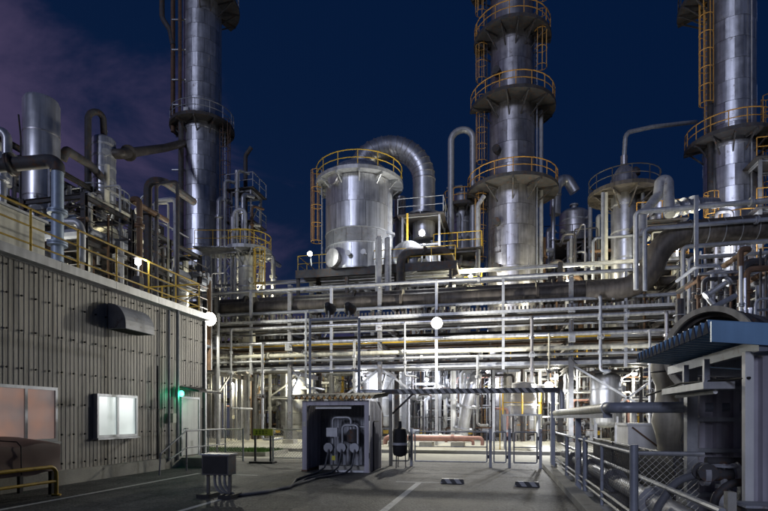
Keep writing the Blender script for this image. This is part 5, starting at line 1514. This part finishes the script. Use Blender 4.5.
steel_frame('yellow-railed steel deck at the foot of left tower', [at(180, 0, 36.4).x, at(200, 0, 36.4).x], [36.0, 38.0], [0, 6, 9.6, 12.2], M['galv'], .14, .16, True, decks=(9.6, 12.2), rail=M['yellow'], name='work_deck')
steel_frame('small dark steel frame between domed drum and tallest tower', [at(440, 0, 38).x, at(478, 0, 38).x], [37.0, 40.0], [0, 8, 10.8, 13.4], M['dark'], .16, .16, True, decks=(10.8, 13.4), rail=M['yellow'], name='work_deck')
steel_frame('small dark steel frame beside the peaked column', [at(640, 0, 35).x, at(680, 0, 35).x], [34.8, 38.0], [0, 8, 11.0, 13.6], M['dark'], .16, .16, True, decks=(11.0, 13.6), rail=M['orange'], name='work_deck')
vdrum('small silver drum on the frame beside peaked column', (at(660, 0, 36).x, 36.2), 14.0, 15.6, .6, M['clad'], legs=False, bands=2)

# ================================================================== RIGHT FOREGROUND
FX = 1.72
tf = empty('trench_fence', (FX, 12.5, 0), 'low chain-link fence with blue-grey posts along pipe trench', 'fence')
for y, r, h in ((18.3, .05, 1.2), (14.4, .05, 1.15), (11.4, .05, 1.2), (9.6, .03, 1.15), (7.4, .055, 1.25)):
    part('post', M['blue'], tf, 'cyl', (FX, y, 0.0), (FX, y, h), r, 10)
    part('post_base', M['concrete'], tf, 'box', FX - .14, FX + .14, y - .14, y + .14, 0, .1)
part('top_rail', M['galv'], tf, 'tube', [(FX, 18.3, 1.14), (FX, 7.4, 1.14), (2.55, 7.4, 1.14)], .03, 8)
for z in (.34, .22): part('bottom_rail', M['galv'], tf, 'tube', [(FX, 18.3, z), (FX, 7.4, z)], .022, 8)
chainlink(tf, (FX + .03, 18.3, .2), (FX + .03, 7.4, .2), .22, 1.12, .06, .0035, M['dark'])
chainlink(tf, (FX, 7.42, .2), (2.5, 7.42, .2), .22, 1.12, .06, .0035, M['galv'])
# overhead lagged pipe on two tall posts
op = empty('lagged_pipeline', (FX - .05, 12, 0), 'pale lagged pipe carried along fence on blue posts', 'pipe')
zq = 1.76
part('lagged_run', M['cream'], op, 'tube', [(FX - .02, 18.2, zq), (FX - .02, 8.95, zq)], .085, 14)
part('dark_run', M['blue'], op, 'tube', [(FX - .02, 8.95, zq), (FX - .02, 8.72, zq), (FX + .2, 8.62, zq), (5.6, 8.72, zq)], .085, 14, .2)
part('support_beam', M['blue'], op, 'box', FX - .09, FX + .05, 9.0, 18.4, zq - .16, zq - .09)
for y in (18.35, 12.4): part('post', M['blue'], op, 'box', FX - .06, FX + .06, y - .06, y + .06, 0, zq - .16)
part('sleeve', M['galv'], op, 'lathe', [(.087, -.08), (.10, -.08), (.10, .08), (.087, .08)], 14, (FX - .02, 9.1, zq), (0, 1, 0))
pipe('dirty silver lagged pipe lying low in the fenced trench', [(2.15, 18.6, .40), (2.15, 5.5, .40)], .135, M['paint'], n=16, name='trench_pipe', flanges=[(0, .2), (0, .4), (0, .6), (0, .8)])
pipe('thin galvanised pipe above the trench pipe', [(2.05, 18.6, .72), (2.05, 5.5, .72)], .035, M['galv'], n=8, name='trench_pipe')
pipe('dark pipe beside the silver pipe in the fenced trench', [(2.5, 18.6, .30), (2.5, 5.5, .30)], .09, M['dark'], n=12, name='trench_pipe', flanges=[(0, .5)])
for y in (17.5, 14, 10.5): 
    o = MB(); o.box(1.95, 3.0, y - .15, y + .15, -.02, .2); tag(o.build('concrete_sleeper', M['concrete'], None), 'low concrete sleeper under the trench pipes', 'sleeper', 'sleepers in the trench')
# dark screens standing behind the trench
for i, (y0, y1) in enumerate(((9.3, 11.6), (11.65, 14.0), (14.05, 16.8))):
    o = empty('screen_panel', (2.78, (y0 + y1) / 2, 0), 'dark sheet screen panel standing behind the trench pipes', 'screen', 'screens behind the trench')
    part('sheet', M['black'], o, 'box', 2.765, 2.795, y0 + .04, y1 - .04, .15, .97)
    part('frame', M['dark'], o, 'tube', [(2.78, y0 + .02, 0), (2.78, y0 + .02, 1.0), (2.78, y1 - .02, 1.0), (2.78, y1 - .02, 0)], .022, 6)
# hoses at the fence corner
pipe('thick grey hose arching out of the fence corner', [(FX + .18, 7.15, 0), (FX + .2, 7.15, .45), (FX + .42, 7.15, .82), (FX + .85, 7.2, .95), (2.75, 7.3, .95)], .05, M['rubber'], .35, n=12, name='rubber_hose', cat='hose')
pipe('thick dark hose looping below the shed valve', [(2.62, 6.7, .0), (2.45, 6.7, .35), (2.4, 6.7, .68), (2.58, 6.72, .85), (2.95, 6.8, .88)], .045, M['dark'], .25, n=12, name='rubber_hose', cat='hose')
# white container, beige shroud behind the trench
wc = empty('white_tank', (4.6, 15.8, 0), 'white rectangular tank with stiffening ribs behind the trench', 'tank')
xa, xb = at(628, 0, 15.4).x, at(664, 0, 15.4).x
part('body', M['white'], wc, 'box', xa, xb, 15.4, 16.8, .75, at(640, 425, 15.4).z - .02)
part('lid', M['white'], wc, 'box', xa - .04, xb + .04, 15.36, 16.84, at(640, 425, 15.4).z - .018, at(640, 425, 15.4).z + .05)
for x in (xa + .1, xb - .1):
    for y in (15.5, 16.7): part('leg', M['paint'], wc, 'box', x - .05, x + .05, y - .05, y + .05, 0, .75)
part('brace', M['rust'], wc, 'bar', (xa + .1, 15.37, 1.35), (xb - .1, 15.37, .78), .03, .04)
bs = empty('shrouded_duct', (at(664, 0, 13.5).x, 13.5, 0), 'crumpled beige sheeted upright duct behind the shed post', 'duct')
m = MB(); vs = []; c_ = at(665, 0, 13.5); zt_ = at(0, 372, 13.3).z
for j in range(15):
    z = zt_ * j / 14; r = .30 + .05 * math.sin(j * 1.1) - .04 * j / 14
    for i in range(16):
        a = 2 * math.pi * i / 16; e = r * (1 + RND.uniform(-.1, .1)); vs.append((c_.x + .12 * (1 - j / 14) + e * math.cos(a), 13.5 + e * math.sin(a), z))
m.add(vs, [(j * 16 + i, j * 16 + (i + 1) % 16, (j + 1) * 16 + (i + 1) % 16, (j + 1) * 16 + i) for j in range(14) for i in range(16)] + [tuple(range(14 * 16, 15 * 16))], True)
m.build('sheeting', M['beige'], bs)
part('rope', M['dark'], bs, 'arc', (c_.x + .02, 13.5, zt_ - .35), .33, 0, 6.28, .015, 5, 14)
part('cap', M['dark'], bs, 'cyl', (c_.x, 13.5, zt_), (c_.x, 13.5, zt_ + .12), .2, 12)

# dark arched drum behind the canopy
M['navy'] = mat('navy_closure', (.035, .045, .075), .85, spec=.1)
c8 = at(708, 351, 11.5)
ac = V((.72, .70, 0)).normalized()
hd = empty('arched_drum', (c8.x, c8.y, 0), 'big dark open-ended drum with a pale end flange above canopy', 'drum')
cz = V(c8); R8 = .84
part('shell', M['dark'], hd, 'lathe', [(R8 * .90, 0), (R8 * .97, .0), (R8 * .97, 2.6), (R8 * .8, 2.9), (.05, 3.0), (.05, 1.0), (R8 * .9, .9), (R8 * .9, .01)], 40, cz, ac, False)
part('end_flange', M['beige'], hd, 'lathe', [(R8 * .92, -.06), (R8 * 1.05, -.06), (R8 * 1.05, .05), (R8 * .92, .05), (R8 * .92, -.06)], 40, cz, ac, False)
for k in range(3): part('inner_ring', M['brown'], hd, 'lathe', [(R8 * .90, .15 + .22 * k), (R8 * .83, .15 + .22 * k), (R8 * .83, .21 + .22 * k), (R8 * .90, .21 + .22 * k)], 40, cz, ac, False)
for k in range(4): part('stiffener_ring', M['dark'], hd, 'lathe', [(R8 * .96, .5 + .55 * k - .04), (R8 * 1.03, .5 + .55 * k - .03), (R8 * 1.03, .5 + .55 * k + .03), (R8 * .96, .5 + .55 * k + .04)], 40, cz, ac)
for s in (.5, 2.2):
    q = cz + ac * s; t_ = V((-ac.y, ac.x, 0))
    for e in (-.5, .5): part('support_leg', M['paint'], hd, 'hbeam', V((q.x, q.y, 0)) + t_ * e, V((q.x, q.y, q.z - R8 * .78)) + t_ * e, .16, .16)

# open shed with blue canopy
EX = 2.15
sd_ = empty('canopy_shed', (3.6, 7.4, 0), 'open corrugated shed with blue sawtooth-edged canopy roof', 'shed')
# corrugated roof: ribs run along X, falls to the right
m = MB(); y0, y1 = 6.0, 8.95; nr = 16; pw = (y1 - y0) / nr; vs = []
def zr(x): return 2.58 - .10 * (x - EX)
for i in range(nr):
    for f, z in ((0, 0), (.28, .0), (.5, .14), (.56, .14), (.78, 0)):
        for x in (EX - .02, EX + 3.4):
            yy = y0 + (i + f) * pw; vs += [(x, yy, zr(x) - .1 + z), (x, yy, zr(x) - .088 + z)]
for x in (EX - .02, EX + 3.4): vs += [(x, y1, zr(x) - .1), (x, y1, zr(x) - .088)]
fs = []
for i in range(nr * 5):
    a, b = 4 * i, 4 * i + 4
    fs += [(a, a + 2, b + 2, b), (a + 1, b + 1, b + 3, a + 3), (a, b, b + 1, a + 1), (a + 2, a + 3, b + 3, b + 2)]
m.add(vs, fs); m.build('roof_sheet', M['canopy'], sd_)
# front fascia
m = MB(); vs = []
for x in (EX - .03, EX + 3.4):
    for y, z in ((5.95, -.20), (5.95, .01), (5.985, .01), (5.985, -.20)): vs.append((x, y, zr(x) + z))
m.add(vs, [(0, 4, 5, 1), (1, 5, 6, 2), (2, 6, 7, 3), (3, 7, 4, 0), (0, 1, 2, 3), (7, 6, 5, 4)]); m.build('fascia', M['canopy'], sd_)
for i in range(nr):   # dark sawtooth closures along the eave
    yy = y0 + (i + .53) * pw
    m = MB(); m.add([(EX - .035, yy - .08, zr(EX) - .1), (EX - .035, yy + .08, zr(EX) - .1), (EX - .035, yy + .015, zr(EX) + .035), (EX - .035, yy - .015, zr(EX) + .035),
                     (EX - .022, yy - .08, zr(EX) - .1), (EX - .022, yy + .08, zr(EX) - .1), (EX - .022, yy + .015, zr(EX) + .035), (EX - .022, yy - .015, zr(EX) + .035)],
                    [(0, 1, 2, 3), (7, 6, 5, 4), (0, 4, 5, 1), (1, 5, 6, 2), (2, 6, 7, 3), (3, 7, 4, 0)])
    m.build('eave_tooth', M['navy'], sd_)
part('eave_beam', M['blue'], sd_, 'box', EX + .42, EX + .50, 6.0, 8.95, 2.28, 2.40)
for y in (6.3, 7.5, 8.7): part('rafter', M['blue'], sd_, 'bar', (EX + .5, y, 2.33), (EX + 3.3, y, 2.06), .08, .12)
# posts
part('front_post', M['white'], sd_, 'box', 2.52, 2.60, 6.18, 6.26, 0, 2.30)
for k in range(2): inst('wall_sheet', sheet_mesh(.9, 2.25, .2, .11, .06), M['shed'], sd_, (2.605 + .895 * k, 6.24, 0), (0, 0, 0))
part('rear_post', M['galv'], sd_, 'box', 2.64, 2.78, 8.3, 8.44, 0, 2.30)
for k in range(3): inst('wall_sheet', sheet_mesh(.9, 2.2, .225, .12, .08), M['shed'], sd_, (2.80 + .895 * k, 8.6, 0), (0, 0, 0))
for z in (.45, 1.1, 1.55, 2.0): part('girt', M['galv'], sd_, 'box', 2.78, 5.4, 8.42, 8.5, z, z + .06)
for y in (6.9, 7.6): part('drop_arm', M['blue'], sd_, 'box', EX + .22, EX + .28, y - .03, y + .03, 2.0, 2.3)
part('lamp_hood', M['galv'], sd_, 'box', EX + .1, EX + .42, 6.55, 8.1, 1.93, 2.01)
part('lamp_tube', M['white'], sd_, 'cyl', (EX + .26, 6.65, 1.90), (EX + .26, 8.0, 1.90), .025, 8)
part('cable', M['black'], sd_, 'tube', [(2.55, 6.15, 2.02), (2.3, 7.5, 2.05), (2.25, 8.9, 1.95)], .015, 6)
# shed valve assembly and cabinet
va = empty('valve_station', (3.0, 7.0, 0), 'dark horizontal pipe with valves and flanges inside the shed', 'valve station')
part('header', M['dark'], va, 'tube', [(2.35, 7.0, .92), (4.6, 7.0, .92)], .075, 12)
for x in (2.42, 2.75, 3.2): part('flange', M['paint'], va, 'cyl', (x - .03, 7.0, .92), (x + .03, 7.0, .92), .14, 16)
part('upper_header', M['dark'], va, 'tube', [(2.5, 7.2, 1.06), (4.6, 7.2, 1.06)], .06, 10)
part('support', M['galv'], va, 'box', 2.80, 2.90, 6.98, 7.08, 0, .85)
part('drop_pipe', M['galv'], va, 'tube', [(3.02, 6.95, 2.1), (3.02, 6.95, 1.0)], .018, 8)
part('gauge', M['white'], va, 'cyl', (3.02, 6.90, 1.32), (3.02, 6.86, 1.32), .05, 14)
valve(va, (2.62, 6.98, .62), 1.2, .7, True); valve(va, (3.02, 6.95, 1.1), .4, .5, True); valve(va, (2.42, 7.0, .95), 1.57, .6, False, 1.57)
part('lever', M['galv'], va, 'bar', (2.68, 6.9, .62), (2.5, 6.85, .35), .03, .02)
fc = empty('floor_cabinet', (2.72, 6.05, 0), 'small dark grey metal cabinet on shed floor beside corrugated wall', 'cabinet')
part('body', M['dark'], fc, 'box', 2.36, 2.66, 5.75, 6.05, .0, .72)
part('lid', M['paint'], fc, 'box', 2.34, 2.68, 5.73, 6.07, .722, .745)
part('door', M['black'], fc, 'box', 2.38, 2.64, 5.735, 5.748, .04, .69)
part('side_post', M['concrete'], fc, 'box', 2.25, 2.33, 5.9, 6.0, 0, .85)

# ================================================================== PLANT LAMPS (fittings added among the pipework as sources for its glow)
def added_lamp(p, power, col, where, aim=(0, -.6, -.8), size=.14):
    floodlight('small added work lamp ' + where, p, aim, power, col, size=size, mount=(p[0], p[1] + .5, p[2] + .5), lens='lamp')
W_, Y_, K_ = (.90, .93, 1), (1, .92, .62), (1, .95, .78)
for p, pw_, col, where in (
 ((-19.5, 35.6, 4.2), 513, Y_, 'behind the grey building end'),
 ((-14.4, 35.6, 4.3), 567, Y_, 'over the grey upright drum'),
 ((-9.3, 35.7, 4.4), 560, W_, 'above the bright wide tank'),
 ((-4.9, 35.7, 4.3), 560, W_, 'left of the lamp column under rack'),
 ((-1.6, 37.6, 4.2), 420, W_, 'behind the fat pale elbow duct'),
 ((3.6, 35.6, 4.4), 945, K_, 'over the big bright tank'),
 ((8.3, 35.5, 4.4), 432, K_, 'behind the braced vessel'),
 ((12.6, 35.5, 5.4), 260, W_, 'behind the blue canopy'),
 ((-10.5, 44.5, 5.6), 500, W_, 'on the far structure behind pump shelter'),
 ((-1.0, 45.5, 5.6), 500, W_, 'on the far structure behind wide gate leaf'),
 ((8.5, 44.0, 5.6), 300, K_, 'on the far structure behind braced vessel'),
 ((-20.5, 22.3, 9.0), 567, Y_, 'among pipes of the left open structure'),
 ((-20.4, 27.8, 7.2), 567, Y_, 'low in the left open structure'),
 ((-18.2, 17.4, 7.6), 432, K_, 'behind the cream roof cabin'),
 ((-17.5, 35.6, 11.0), 900, Y_, 'below the truss platform by left tower'),
 ((-1.9, 35.2, 11.0), 1100, Y_, 'at the left foot of tallest tower'),
 ((4.4, 36.4, 10.6), 600, Y_, 'at the right foot of tallest tower'),
 ((7.9, 33.2, 10.6), 500, Y_, 'left of the peaked column'),
 ((13.0, 34.6, 12.4), 600, W_, 'at the foot of right tower'),
):
    added_lamp(p, pw_, col, where, (0.1, -.7, .5) if p[2] > 8.5 else (0, -.6, -.8))

# far process hall closing the view between the pipes
fh = empty('far_hall', (-5, 66, 0), 'long dark far hall with pale bays behind all the pipework', 'hall')
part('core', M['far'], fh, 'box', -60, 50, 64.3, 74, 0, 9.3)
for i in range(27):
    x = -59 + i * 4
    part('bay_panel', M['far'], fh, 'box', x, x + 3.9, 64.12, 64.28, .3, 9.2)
    part('bay_pilaster', M['dark'], fh, 'box', x - .16, x - .02, 63.95, 64.1, 0, 9.4)
part('roof', M['dark'], fh, 'box', -60.5, 50.5, 63.7, 74.5, 9.42, 9.7)

# ------------------------------------------------------------------ look-alikes share a group
from collections import defaultdict
_d = defaultdict(list)
for o in scn.objects:
    if o.parent is None and 'label' in o.keys(): _d[o['label']].append(o)
for lb, os_ in _d.items():
    if len(os_) > 1:
        g = next((o['group'] for o in os_ if 'group' in o.keys()), 'set of ' + lb)
        for o in os_: o['group'] = g
